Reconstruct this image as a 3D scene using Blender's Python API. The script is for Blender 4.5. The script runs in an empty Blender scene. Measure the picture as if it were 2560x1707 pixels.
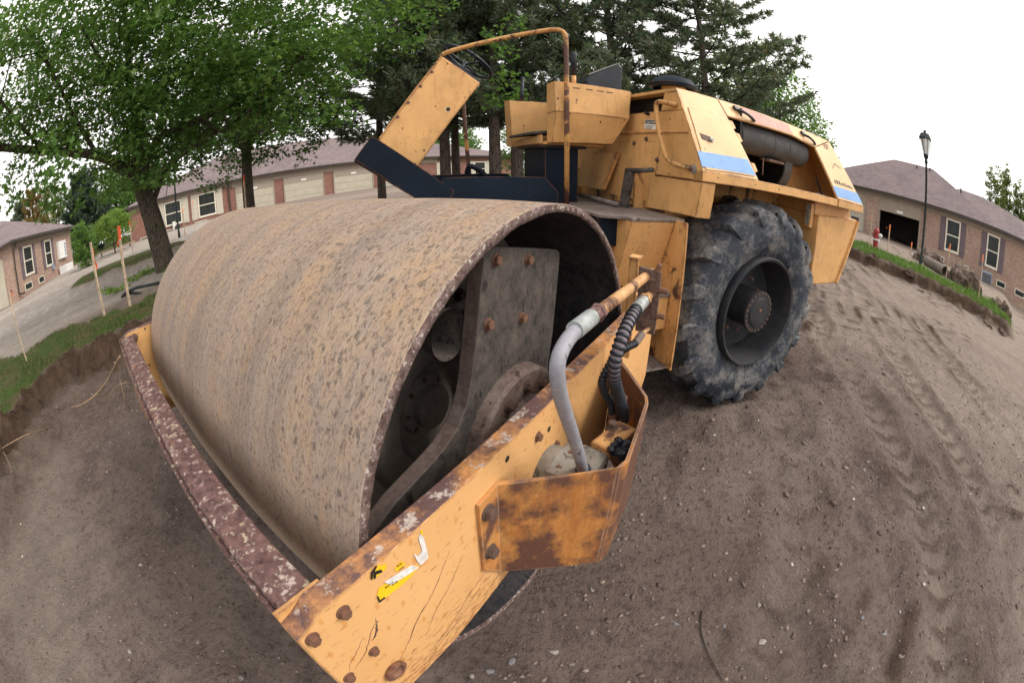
import bpy, bmesh, math, random
import numpy as np
from mathutils import Vector, Matrix
random.seed(7); rng = np.random.default_rng(11)
S = bpy.context.scene
COL = S.collection
rad = math.radians

# ------------------------------------------------------------------ frames
# machine frame: x forward, y to its left, z up, drum bottom at 0. G turns it into the gravity frame of the place.
_u = np.array([-.0250, -.0362, .99903]); _u /= np.linalg.norm(_u)
_x = np.array([1, 0, 0]) - _u[0]*_u; _x /= np.linalg.norm(_x)
G = np.array([_x, np.cross(_u, _x), _u])
CAM_M = np.array([.960, .491, 1.629])
YAW, PIT, ROL, FPX = rad(212.175), rad(-24.426), rad(-.2875), 1058.83
_f = np.array([math.cos(YAW)*math.cos(PIT), math.sin(YAW)*math.cos(PIT), math.sin(PIT)])
_r = np.cross(_f, [0, 0, 1]); _r /= np.linalg.norm(_r); _up = np.cross(_r, _f)
_c, _s = math.cos(ROL), math.sin(ROL)
AX = np.array([_c*_r + _s*_up, -_s*_r + _c*_up, _f])          # right, up, forward in the machine frame
CW = G @ CAM_M
AXW = AX @ G.T

# ------------------------------------------------------------------ camera (full-frame 15 mm fisheye)
cd = bpy.data.cameras.new('camera'); cam = bpy.data.objects.new('camera', cd); COL.objects.link(cam)
cd.type = 'PANO'; cd.sensor_width = 36; cd.sensor_height = 36*1707/2560; cd.sensor_fit = 'HORIZONTAL'
_cy = cd.cycles if hasattr(cd, 'cycles') and hasattr(cd.cycles, 'panorama_type') else cd
_cy.panorama_type = 'FISHEYE_EQUISOLID'; _cy.fisheye_lens = FPX*36/2560; _cy.fisheye_fov = rad(240)
cd.clip_start = .02; cd.clip_end = 2000
m = Matrix.Identity(4)
for i in range(3):
    m[i][0], m[i][1], m[i][2], m[i][3] = AXW[0][i], AXW[1][i], -AXW[2][i], CW[i]
cam.matrix_world = m
S.camera = cam

# ------------------------------------------------------------------ sky, sun, exposure (bright hazy overcast)
SUN_AZ, SUN_EL = rad(116), rad(42)
W = bpy.data.worlds.new('World'); S.world = W; W.use_nodes = True
nt = W.node_tree; bg = nt.nodes['Background']
sky = nt.nodes.new('ShaderNodeTexSky'); sky.sky_type = 'NISHITA'; sky.sun_disc = False
sky.sun_elevation = SUN_EL; sky.sun_rotation = math.pi/2 - SUN_AZ; sky.air_density = 1.2; sky.dust_density = 4; sky.ozone_density = 1
hs = nt.nodes.new('ShaderNodeHueSaturation'); hs.inputs['Saturation'].default_value = .22; hs.inputs['Value'].default_value = 1
mx = nt.nodes.new('ShaderNodeMix'); mx.data_type = 'RGBA'; mx.inputs[0].default_value = .72
mx.inputs[7].default_value = (11.3, 10.9, 10.6, 1)                # the even cloud deck
nt.links.new(sky.outputs[0], hs.inputs['Color']); nt.links.new(hs.outputs[0], mx.inputs[6]); nt.links.new(mx.outputs[2], bg.inputs[0])
bg.inputs[1].default_value = .12
sl = bpy.data.lights.new('sun', 'SUN'); sl.energy = 1.5; sl.angle = rad(20); sl.color = (1, .93, .84)
sun = bpy.data.objects.new('sun', sl); COL.objects.link(sun)
sun.rotation_euler = Vector((-math.cos(SUN_AZ)*math.cos(SUN_EL), -math.sin(SUN_AZ)*math.cos(SUN_EL), -math.sin(SUN_EL))).to_track_quat('-Z', 'Y').to_euler()
sun.location = (0, 0, 30)
S.view_settings.view_transform = 'Standard'; S.view_settings.look = 'None'
S.view_settings.exposure = 0.52; S.view_settings.gamma = 1; S.view_settings.use_curve_mapping = False
S.render.engine = 'CYCLES'
S.cycles.use_adaptive_sampling = True; S.cycles.adaptive_threshold = .025
S.cycles.max_bounces = 5; S.cycles.diffuse_bounces = 4; S.cycles.glossy_bounces = 2; S.cycles.transmission_bounces = 4; S.cycles.transparent_max_bounces = 6
S.cycles.use_denoising = True

# ------------------------------------------------------------------ geometry helpers
def pxray(x, y):
    """direction (gravity frame) of a point of the photograph, for taking bearings"""
    X, Y = x-1280, 853.5-y; r = math.hypot(X, Y)+1e-9; th = 2*math.asin(min(1, r/(2*FPX)))
    d = np.array([X/r*math.sin(th), Y/r*math.sin(th), math.cos(th)])
    return d @ AXW
def bearing(x, y, dist):
    d = pxray(x, y); return CW + d/math.hypot(d[0], d[1])*dist
def polar(az, d, z=0):
    a = rad(az); return np.array([CW[0]+d*math.cos(a), CW[1]+d*math.sin(a), z])

def tag(o, label=None, cat=None, group=None, kind=None):
    if label: o['label'] = label
    if cat: o['category'] = cat
    if group: o['group'] = group
    if kind: o['kind'] = kind
    return o
def empty(name, mat=None, label=None, cat=None, group=None):
    o = bpy.data.objects.new(name, None); COL.objects.link(o); o.empty_display_size = .2
    if mat is not None: o.matrix_world = mat
    return tag(o, label, cat, group)
def mesh_np(name, V, F):
    V = np.asarray(V, np.float32); F = np.asarray(F, np.int32); me = bpy.data.meshes.new(name); n, k = F.shape
    me.vertices.add(len(V)); me.vertices.foreach_set('co', V.ravel())
    me.loops.add(n*k); me.loops.foreach_set('vertex_index', F.ravel())
    me.polygons.add(n); me.polygons.foreach_set('loop_start', np.arange(0, n*k, k, dtype=np.int32))
    try: me.polygons.foreach_set('loop_total', np.full(n, k, np.int32))
    except Exception: pass
    me.update(calc_edges=True); me.validate(); return me
def link(name, me, mat=None, parent=None, smooth=False, bevel=0, xf=None):
    o = bpy.data.objects.new(name, me); COL.objects.link(o)
    if xf is not None: me.transform(xf)
    if mat is not None and len(me.materials) == 0: me.materials.append(mat)
    if smooth: me.polygons.foreach_set('use_smooth', [True]*len(me.polygons))
    if bevel:
        b = o.modifiers.new('bevel', 'BEVEL'); b.width = bevel; b.segments = 2; b.limit_method = 'ANGLE'; b.angle_limit = rad(40)
    if parent is not None: o.parent = parent
    return o

class MB:
    """collects boxes, prisms, tubes and turned shapes that make ONE part"""
    def __init__(s): s.v = []; s.f = []
    def add(s, V, F):
        k = len(s.v); s.v += [tuple(map(float, p)) for p in V]; s.f += [tuple(i+k for i in f) for f in F]; return s
    def box(s, x0, x1, y0, y1, z0, z1):
        return s.add([(x, y, z) for z in (z0, z1) for x, y in ((x0, y0), (x1, y0), (x1, y1), (x0, y1))],
                     [(3, 2, 1, 0), (4, 5, 6, 7), (0, 1, 5, 4), (1, 2, 6, 5), (2, 3, 7, 6), (3, 0, 4, 7)])
    def obox(s, c, ax, hs):
        """oriented box: centre, three unit axes, half sizes"""
        c = np.array(c, float); A = [np.array(a, float)/np.linalg.norm(a) for a in ax]
        V = [c + A[0]*hs[0]*i + A[1]*hs[1]*j + A[2]*hs[2]*k for k in (-1, 1) for i, j in ((-1, -1), (1, -1), (1, 1), (-1, 1))]
        return s.add(V, [(3, 2, 1, 0), (4, 5, 6, 7), (0, 1, 5, 4), (1, 2, 6, 5), (2, 3, 7, 6), (3, 0, 4, 7)])
    def bar(s, a, b, w, h=None, up=(0, 0, 1)):
        a = np.array(a, float); b = np.array(b, float); d = b-a; L = np.linalg.norm(d); d /= L
        r = np.cross(d, up); r = r/np.linalg.norm(r) if np.linalg.norm(r) > 1e-6 else np.array([1., 0, 0])
        return s.obox((a+b)/2, (d, r, np.cross(r, d)), (L/2, w/2, (h or w)/2))
    def loft(s, A, B, cap=True):
        """two matching loops of points"""
        n = len(A); F = [(i, (i+1) % n, n+(i+1) % n, n+i) for i in range(n)]
        if cap: F += [tuple(range(n-1, -1, -1)), tuple(range(n, 2*n))]
        return s.add(list(A)+list(B), F)
    def prism(s, pts, axis, a, b):
        """polygon (2D) pushed along an axis: the two coordinates are the remaining axes in order"""
        def P(p, t):
            q = list(p); q.insert(axis, t); return q
        return s.loft([P(p, a) for p in pts], [P(p, b) for p in pts])
    def tube(s, path, r, n=12, cap=True):
        path = [np.array(p, float) for p in path]; R = r if hasattr(r, '__len__') else [r]*len(path); m_ = len(path)
        T = []
        for i in range(m_):
            t = path[min(i+1, m_-1)]-path[max(i-1, 0)]; T.append(t/(np.linalg.norm(t)+1e-12))
        a = np.array([0, 0, 1.]) if abs(T[0][2]) < .9 else np.array([1., 0, 0]); V = []
        N = np.cross(T[0], a); N /= np.linalg.norm(N)
        for i in range(m_):
            N = N - T[i]*(N@T[i]); N /= np.linalg.norm(N); B = np.cross(T[i], N)
            for k in range(n):
                t = 2*math.pi*k/n; V.append(path[i] + R[i]*(math.cos(t)*N + math.sin(t)*B))
        F = [(i*n+k, i*n+(k+1) % n, (i+1)*n+(k+1) % n, (i+1)*n+k) for i in range(m_-1) for k in range(n)]
        if cap: F += [tuple(range(n-1, -1, -1)), tuple((m_-1)*n+k for k in range(n))]
        return s.add(V, F)
    def turn(s, prof, c, ax=(0, 1, 0), n=48, closed=False):
        """profile of (along axis, radius) turned round an axis through c"""
        c = np.array(c, float); ax = np.array(ax, float)/np.linalg.norm(ax)
        a = np.array([0, 0, 1.]) if abs(ax[2]) < .9 else np.array([1., 0, 0]); e1 = np.cross(ax, a); e1 /= np.linalg.norm(e1); e2 = np.cross(ax, e1)
        V = []; m_ = len(prof)
        for t, r in prof:
            for k in range(n):
                w = 2*math.pi*k/n; V.append(c + ax*t + max(r, 1e-4)*(math.cos(w)*e1 + math.sin(w)*e2))
        rows = m_ if closed else m_-1
        F = [(i*n+k, i*n+(k+1) % n, ((i+1) % m_)*n+(k+1) % n, ((i+1) % m_)*n+k) for i in range(rows) for k in range(n)]
        return s.add(V, F)
    def mesh(s, name='mesh'):
        me = bpy.data.meshes.new(name); me.from_pydata(s.v, [], s.f); me.validate()
        b = bmesh.new(); b.from_mesh(me); bmesh.ops.recalc_face_normals(b, faces=b.faces); b.to_mesh(me); b.free(); return me
    def build(s, name, mat, parent=None, smooth=False, bevel=0, xf=None):
        return link(name, s.mesh(name), mat, parent, smooth, bevel, xf)
def smooth_angle(o, deg=40):
    me = o.data; me.polygons.foreach_set('use_smooth', [True]*len(me.polygons))
    try: me.set_sharp_from_angle(angle=rad(deg))
    except Exception: pass
    return o
def bez(pts, n=8):
    """Catmull-Rom through points"""
    P = [np.array(p, float) for p in pts]; P = [2*P[0]-P[1]]+P+[2*P[-1]-P[-2]]; out = []
    for i in range(1, len(P)-2):
        for k in range(n):
            t = k/n; a, b, c, d = P[i-1:i+3]
            out.append(.5*((2*b)+(-a+c)*t+(2*a-5*b+4*c-d)*t*t+(-a+3*b-3*c+d)*t**3))
    return out+[P[-2]]

# ------------------------------------------------------------------ material helpers
class NT:
    def __init__(s, name):
        s.m = bpy.data.materials.new(name); s.m.use_nodes = True; s.t = s.m.node_tree; s.p = s.t.nodes['Principled BSDF']; s.out = s.t.nodes['Material Output']
        s.tc = s.n('ShaderNodeTexCoord')
    def n(s, typ, **kw):
        q = s.t.nodes.new(typ)
        for k, v in kw.items(): setattr(q, k, v)
        return q
    def put(s, sock, v):
        if isinstance(v, bpy.types.NodeSocket): s.t.links.new(v, sock)
        elif v is not None: sock.default_value = v if not (isinstance(v, tuple) and len(v) == 3 and sock.type == 'RGBA') else (*v, 1)
    def math(s, op, a, b=None, c=None, clamp=False):
        q = s.n('ShaderNodeMath', operation=op); q.use_clamp = clamp
        for i, v in enumerate((a, b, c)):
            if v is not None: s.put(q.inputs[i], v)
        return q.outputs[0]
    def mapping(s, vec, scale=(1, 1, 1), loc=(0, 0, 0), rot=(0, 0, 0)):
        q = s.n('ShaderNodeMapping'); s.put(q.inputs[0], vec); q.inputs[1].default_value = loc; q.inputs[2].default_value = rot; q.inputs[3].default_value = scale; return q.outputs[0]
    def noise(s, scale, vec=None, detail=4, rough=.55, dist=0):
        q = s.n('ShaderNodeTexNoise'); s.put(q.inputs['Vector'], vec if vec is not None else s.tc.outputs['Object'])
        q.inputs['Scale'].default_value = scale; q.inputs['Detail'].default_value = detail; q.inputs['Roughness'].default_value = rough; q.inputs['Distortion'].default_value = dist; return q.outputs[0]
    def voro(s, scale, vec=None, feat='F1', rnd=1):
        q = s.n('ShaderNodeTexVoronoi', feature=feat); s.put(q.inputs['Vector'], vec if vec is not None else s.tc.outputs['Object']); q.inputs['Scale'].default_value = scale; q.inputs['Randomness'].default_value = rnd; return q
    def ramp(s, v, lo, hi, a=0., b=1.):
        q = s.n('ShaderNodeMapRange'); s.put(q.inputs[0], v); q.inputs[1].default_value = lo; q.inputs[2].default_value = hi; q.inputs[3].default_value = a; q.inputs[4].default_value = b; return q.outputs[0]
    def mix(s, f, a, b):
        q = s.n('ShaderNodeMix', data_type='RGBA'); s.put(q.inputs[0], f); s.put(q.inputs[6], a); s.put(q.inputs[7], b); return q.outputs[2]
    def bump(s, h, dist=.01, strength=1, normal=None):
        q = s.n('ShaderNodeBump'); s.put(q.inputs['Height'], h); q.inputs['Distance'].default_value = dist; q.inputs['Strength'].default_value = strength
        if normal is not None: s.put(q.inputs['Normal'], normal)
        return q.outputs[0]
    def edge(s, radius=.012, lo=.90, hi=.995):
        """1 on worn edges"""
        b = s.n('ShaderNodeBevel', samples=2); b.inputs[0].default_value = radius; g = s.n('ShaderNodeNewGeometry'); d = s.n('ShaderNodeVectorMath', operation='DOT_PRODUCT')
        s.t.links.new(b.outputs[0], d.inputs[0]); s.t.links.new(g.outputs['Normal'], d.inputs[1]); return s.ramp(d.outputs['Value'], hi, lo)
    def done(s, col=None, rough=None, metal=None, normal=None, spec=None):
        if col is not None: s.put(s.p.inputs['Base Color'], col)
        if rough is not None: s.put(s.p.inputs['Roughness'], rough)
        if metal is not None: s.put(s.p.inputs['Metallic'], metal)
        if normal is not None: s.put(s.p.inputs['Normal'], normal)
        if spec is not None: s.put(s.p.inputs['Specular IOR Level'], spec)
        return s.m
def plain(name, col, rough=.6, var=.12, scale=8, spec=.4, metal=0):
    t = NT(name); f = t.noise(scale, detail=5); lo = tuple(c*(1-var*1.6) for c in col); hi = tuple(min(1, c*(1+var*1.6)) for c in col)
    return t.done(t.mix(t.ramp(f, .3, .7), lo, hi), rough, metal, t.bump(f, .003), spec)

RUST_D = (.055, .026, .018); RUST_O = (.36, .115, .028); YEL = (.64, .36, .140)
def paint(name, base=YEL, chips=.5, dirt=.35, edge=True, rust=0., fade=.12, spec=.35):
    """old machine paint: faded, spotted with chips, worn to rust on its edges"""
    t = NT(name); o = t.tc.outputs['Object']
    big = t.noise(2.3, detail=6, rough=.6); mid = t.noise(11, detail=5); fine = t.noise(70, detail=4)
    c = t.mix(t.ramp(big, .3, .72), tuple(x*(1-fade) for x in base), tuple(min(1, x*(1+fade)) for x in base))
    c = t.mix(t.math('MULTIPLY', t.ramp(mid, .5, .75), dirt), c, tuple(x*.62 for x in base))
    st = t.noise(26, t.mapping(o, (1.6, 1.6, .22)), detail=3); c = t.mix(t.math('MULTIPLY', t.ramp(st, .55, .72), dirt*.8), c, (base[0]*.72, base[1]*.58, base[2]*.42))
    v = t.voro(17, t.mapping(o, (1, 1, .75))); sp = t.voro(38)
    ch1 = t.math('MULTIPLY', t.ramp(v.outputs['Distance'], .13, .08), t.ramp(t.noise(6.1, detail=3), .62-.12*chips, .66-.12*chips))
    ch2 = t.math('MULTIPLY', t.ramp(sp.outputs['Distance'], .16, .09), t.ramp(t.noise(4.2, t.mapping(o, loc=(3, 1, 7)), detail=3), .62-.1*chips, .68-.1*chips))
    ch = t.math('MAXIMUM', ch1, ch2)
    if rust:
        rp = t.ramp(t.math('ADD', t.noise(3.4, detail=8, rough=.68, dist=.6), t.math('MULTIPLY', fine, .08)), .60-.22*rust, .66-.22*rust); ch0 = rp
        c = t.mix(t.math('MULTIPLY', t.ramp(t.noise(5.2, t.mapping(o, loc=(9, 2, 4)), detail=7, rough=.7), .40, .58), min(1, rust*1.1)), c, t.mix(mid, RUST_O, (.52, .22, .06)))
        c = t.mix(rp, c, t.mix(t.ramp(fine, .3, .7), RUST_D, (.13, .06, .042)))
    if edge:
        e = t.math('MULTIPLY', t.edge(), t.ramp(t.math('ADD', mid, t.math('MULTIPLY', fine, .35)), .52, .72))
        c = t.mix(t.math('MULTIPLY', t.ramp(t.edge(.03, .93), 0, 1), t.ramp(fine, .42, .6)), c, t.mix(.5, RUST_O, base)) if rust else c
        c = t.mix(e, c, t.mix(fine, RUST_D, (.22, .09, .04)))
    c = t.mix(ch, c, t.mix(fine, (.035, .02, .016), (.13, .055, .03)))
    h = t.math('SUBTRACT', t.math('MULTIPLY', mid, .25), ch)
    return t.done(c, t.ramp(fine, .2, .8, .42, .62), 0, t.bump(h, .0025, .6), spec)

# ------------------------------------------------------------------ materials
M = {}
M['yellow'] = paint('yellow_paint', chips=1.0, dirt=.5, fade=.16)
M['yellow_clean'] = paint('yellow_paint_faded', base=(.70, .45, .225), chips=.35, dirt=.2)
M['yellow_rust'] = paint('yellow_paint_rusted', chips=1.0, dirt=.8, rust=.10)
def guard_mat():
    t = NT('guard_rust'); o = t.tc.outputs['Object']; sp = t.n('ShaderNodeSeparateXYZ'); t.put(sp.inputs[0], o)
    a = t.noise(7.5, detail=7, rough=.62, dist=.5); b = t.noise(34, t.mapping(o, (1, 1, .6)), 6, .7); g = t.noise(120, detail=3); st = t.noise(20, t.mapping(o, (2.2, 2.2, .35), rot=(0, .6, 0)), 5, .65)
    prog = t.ramp(t.math('ADD', sp.outputs[0], t.math('MULTIPLY', sp.outputs[2], .12)), .52, .10)                # worn more towards the outer bend
    c = t.mix(t.ramp(st, .35, .65), (.58, .31, .105), (.50, .22, .06))
    k = t.math('ADD', t.math('MULTIPLY', prog, .30), t.math('ADD', t.math('MULTIPLY', a, .6), t.math('MULTIPLY', b, .4)))
    c = t.mix(t.ramp(k, .42, .58), c, t.mix(t.ramp(st, .3, .7), (.42, .15, .035), (.55, .25, .07)))
    d = t.math('ADD', t.math('MULTIPLY', prog, .12), t.math('ADD', t.math('MULTIPLY', t.noise(6.2, t.mapping(o, loc=(3, 8, 1)), 6, .6, .4), .75), t.math('MULTIPLY', b, .25)))
    c = t.mix(t.ramp(d, .485, .60), c, t.mix(g, (.075, .036, .026), (.175, .080, .050)))
    c = t.mix(t.math('MULTIPLY', t.ramp(g, .56, .7), .35), c, (.10, .045, .03)); e = t.math('MULTIPLY', t.edge(.008, .93), t.ramp(b, .35, .6)); c = t.mix(e, c, t.mix(g, (.50, .26, .10), (.42, .36, .30)))
    return t.done(c, t.ramp(b, .3, .7, .42, .68), 0, t.bump(t.math('ADD', b, a), .004, .6), .4)
M['guard'] = guard_mat()
M['blue'] = paint('blue_stripe', base=(.16, .32, .62), chips=.6, dirt=.3, edge=False)
M['red'] = paint('faded_red', base=(.52, .235, .18), chips=.3, dirt=.9, edge=False, fade=.45)
M['black'] = paint('black_paint', base=(.005, .011, .021), chips=.35, dirt=.0, fade=.35, spec=.13)
M['deck'] = None

def drum_mat():
    t = NT('drum_steel'); o = t.tc.outputs['Object']
    sp = t.n('ShaderNodeSeparateXYZ'); t.put(sp.inputs[0], o)
    ang = t.math('ARCTAN2', t.math('SUBTRACT', sp.outputs[2], .76), sp.outputs[0])
    cb = t.n('ShaderNodeCombineXYZ'); t.put(cb.inputs[0], t.math('MULTIPLY', ang, .76)); t.put(cb.inputs[1], sp.outputs[1]); uv = cb.outputs[0]
    big = t.noise(2.0, uv, 6, .62); mid = t.noise(15, t.mapping(uv, (.5, 1.2, 1)), 8, .7); fine = t.noise(95, t.mapping(uv, (.5, 1.2, 1)), 6, .75); grit = t.noise(260, uv, 3, .7)
    scr = t.noise(42, t.mapping(uv, (.10, 1.5, 1)), 6, .7)
    c = t.mix(t.ramp(big, .35, .65), (.315, .240, .195), (.40, .285, .193))
    c = t.mix(t.math('MULTIPLY', t.ramp(mid, .45, .60), .55), c, (.27, .226, .207))
    c = t.mix(t.math('MULTIPLY', t.ramp(t.noise(6, t.mapping(uv, (.4, 1, 1), (4, 2, 0)), 8, .72), .50, .64), .65), c, (.42, .265, .150))
    band = t.noise(3.2, t.mapping(uv, (.12, 1.5, 1), (2, 7, 0)), 6, .6); c = t.mix(t.math('MULTIPLY', t.ramp(band, .50, .36), .55), c, (.20, .155, .128)); c = t.mix(t.math('MULTIPLY', t.ramp(band, .55, .68), .4), c, (.42, .345, .28))
    cake = t.math('MULTIPLY', t.ramp(t.math('ADD', sp.outputs[2], t.math('MULTIPLY', t.noise(3.5, uv, 7, .7), .8)), 1.45, .85), t.ramp(sp.outputs[0], .2, .6)); c = t.mix(t.math('MULTIPLY', cake, .6), c, (.43, .325, .225))      # sandy soil still caked on the front
    c = t.mix(t.math('MULTIPLY', t.ramp(scr, .50, .68), .55), c, (.43, .345, .28))
    c = t.mix(t.math('MULTIPLY', t.ramp(fine, .50, .66), .62), c, (.125, .098, .085))
    c = t.mix(t.math('MULTIPLY', t.ramp(grit, .58, .72), .5), c, (.47, .41, .35))
    up = t.n('ShaderNodeNewGeometry'); sn = t.n('ShaderNodeSeparateXYZ'); t.put(sn.inputs[0], up.outputs['Normal'])
    dens = t.ramp(t.math('ADD', sn.outputs[2], t.math('MULTIPLY', big, .6)), .15, 1.1, .0, 1.)            # rain fell on the upper side of the drum
    wz = t.n('ShaderNodeTexNoise'); t.put(wz.inputs['Vector'], uv); wz.inputs['Scale'].default_value = 70; wz.inputs['Detail'].default_value = 3
    sc = t.n('ShaderNodeVectorMath', operation='SCALE'); t.t.links.new(wz.outputs['Color'], sc.inputs[0]); sc.inputs['Scale'].default_value = .03
    q = t.n('ShaderNodeVectorMath', operation='ADD'); t.put(q.inputs[0], t.mapping(uv, (.8, 1.1, 1))); t.t.links.new(sc.outputs[0], q.inputs[1])
    def spots(v, size, k):
        rs = t.n('ShaderNodeSeparateColor'); t.put(rs.inputs[0], v.outputs['Color'])
        return t.math('MULTIPLY', t.math('LESS_THAN', rs.outputs[0], t.math('MULTIPLY', dens, k)), t.ramp(t.math('SUBTRACT', v.outputs['Distance'], t.math('MULTIPLY', rs.outputs[1], .16)), size+.06, size-.14))
    s = t.math('MAXIMUM', t.math('MAXIMUM', spots(t.voro(42, q.outputs[0]), .20, .36), spots(t.voro(62, q.outputs[0]), .24, .5)), t.math('MULTIPLY', spots(t.voro(120, q.outputs[0]), .28, .7), .8))
    blot = t.math('MULTIPLY', t.ramp(t.noise(52, t.mapping(uv, (.8, 1.1, 1), (8, 1, 0)), 6, .62), .565, .63), t.ramp(dens, .1, .8))
    s = t.math('MAXIMUM', s, t.math('MULTIPLY', blot, .8))
    c = t.mix(t.math('MULTIPLY', s, .74), c, (.098, .078, .069))
    h = t.math('ADD', t.math('MULTIPLY', fine, .6), mid)
    return t.done(c, .74, 0, t.bump(h, .005, .8), .22)
M['drum'] = drum_mat()
def rim_mat():
    t = NT('drum_rim_rust'); f = t.noise(34, detail=6, rough=.7); g = t.noise(90, detail=4)
    c = t.mix(t.ramp(f, .40, .58), (.085, .05, .045), (.20, .145, .13)); c = t.mix(t.ramp(t.math('MULTIPLY', f, t.ramp(g, .3, .7)), .36, .48), c, (.46, .41, .36))
    return t.done(c, .8, 0, t.bump(f, .012, 1), .2)
M['rim'] = rim_mat()
def beam_mat():
    t = NT('beam_rust'); f = t.noise(7, detail=8, rough=.7); g = t.noise(42, detail=5, rough=.65); w = t.noise(38, t.mapping(t.tc.outputs['Object'], loc=(2, 5, 1)), detail=6, rough=.7)
    c = t.mix(t.ramp(g, .35, .65), (.075, .038, .036), (.17, .095, .085))
    c = t.mix(t.ramp(f, .62, .70), c, (.40, .15, .05)); c = t.mix(t.ramp(w, .56, .63), c, (.42, .34, .30)); c = t.mix(t.ramp(t.noise(24, t.mapping(t.tc.outputs['Object'], loc=(6, 1, 3)), detail=5, rough=.6), .60, .635), c, (.36, .29, .21))
    c = t.mix(t.math('MULTIPLY', t.ramp(t.voro(33).outputs['Distance'], .25, .2), t.ramp(w, .5, .45)), c, (.055, .028, .03))
    return t.done(c, .75, 0, t.bump(t.math('ADD', g, w), .006, .9), .25)
M['beam'] = beam_mat()
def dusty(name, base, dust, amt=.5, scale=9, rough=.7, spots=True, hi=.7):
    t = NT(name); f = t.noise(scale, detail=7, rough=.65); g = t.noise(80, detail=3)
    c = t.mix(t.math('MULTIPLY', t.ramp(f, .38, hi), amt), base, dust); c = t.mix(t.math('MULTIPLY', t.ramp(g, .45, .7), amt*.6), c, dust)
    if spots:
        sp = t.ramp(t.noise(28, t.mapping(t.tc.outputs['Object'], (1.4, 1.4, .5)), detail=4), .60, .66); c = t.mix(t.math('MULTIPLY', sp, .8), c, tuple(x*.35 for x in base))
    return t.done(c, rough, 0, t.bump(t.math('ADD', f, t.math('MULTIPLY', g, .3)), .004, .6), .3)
M['plate'] = dusty('support_plate_steel', (.040, .036, .034), (.155, .125, .106), .6, 16)
M['plate_edge'] = dusty('plate_edge_rust', (.12, .082, .07), (.26, .21, .185), .6, 22, spots=False)
M['flange'] = dusty('flange_mud', (.105, .062, .052), (.27, .22, .19), .75, 16, spots=True)
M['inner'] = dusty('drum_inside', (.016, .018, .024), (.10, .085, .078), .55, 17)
M['hubgrey'] = dusty('hub_grey', (.15, .13, .113), (.30, .255, .22), .8, 8, spots=False)
M['deck'] = dusty('deck_dirt', (.12, .095, .085), (.27, .225, .20), .8, 13)
M['darkgap'] = plain('dark_engine', (.012, .012, .012), .7)
M['muffler'] = dusty('muffler_steel', (.055, .053, .053), (.15, .14, .135), .45, 5, spots=False)
M['rimsteel'] = dusty('wheel_steel', (.016, .019, .025), (.16, .14, .12), .18, 7, .5, spots=False)
M['bolt'] = dusty('rusty_bolt', (.125, .058, .040), (.30, .155, .095), .8, 40, spots=False)
M['bolt_dark'] = dusty('brown_bolt', (.075, .045, .036), (.20, .13, .10), .8, 40, spots=False)
M['bolt_bright'] = plain('worn_bolt', (.34, .33, .31), .45, .3, 60, metal=.6)
M['hose_grey'] = dusty('grey_hose', (.24, .235, .265), (.33, .32, .35), .7, 12, .55)
M['hose_black'] = plain('black_hose', (.014, .017, .024), .45, .3, 40)
M['hose_wrap'] = plain('mauve_hose', (.20, .165, .19), .6, .2, 40)
M['fitting'] = plain('zinc_fitting', (.36, .39, .38), .42, .25, 30, metal=.35)
M['pipe'] = paint('pipe_paint', base=(.68, .44, .22), chips=1.2, dirt=.3, rust=.45)
M['handrail'] = paint('handrail_paint', base=(.58, .34, .12), chips=1.6, dirt=.5, rust=.42, edge=False)
M['white'] = plain('white_paint', (.72, .72, .70), .5, .06)
M['sticker'] = plain('sticker_yellow', (.80, .50, .015), .5, .06)
M['sticker_white'] = plain('sticker_paper', (.66, .64, .62), .7, .14, 60)
M['ink'] = plain('sticker_ink', (.015, .015, .015), .6, .1)
M['seat'] = plain('seat_vinyl', (.012, .016, .024), .38, .3, 14)
M['tarp'] = plain('torn_tarp', (.16, .165, .16), .6, .3, 18)
M['silver'] = dusty('casting_grey', (.15, .138, .115), (.30, .27, .23), .8, 14, .7)

def tyre_mat():
    t = NT('tyre_rubber'); f = t.noise(4.6, detail=8, rough=.72); g = t.noise(46, detail=5, rough=.7); s = t.noise(15, detail=6, rough=.65)
    k = t.math('ADD', t.math('MULTIPLY', f, .75), t.math('MULTIPLY', g, .28))
    c = t.mix(t.ramp(k, .48, .64), (.030, .037, .049), (.205, .192, .178)); c = t.mix(t.math('MULTIPLY', t.ramp(s, .56, .68), .7), c, (.15, .158, .175))
    c = t.mix(t.ramp(t.noise(2.6, t.mapping(t.tc.outputs['Object'], loc=(5, 3, 2)), detail=5, rough=.7), .57, .63), c, (.014, .019, .028))
    return t.done(c, .75, 0, t.bump(t.math('ADD', s, g), .005, .6), .3)
M['tyre'] = tyre_mat()

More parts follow.
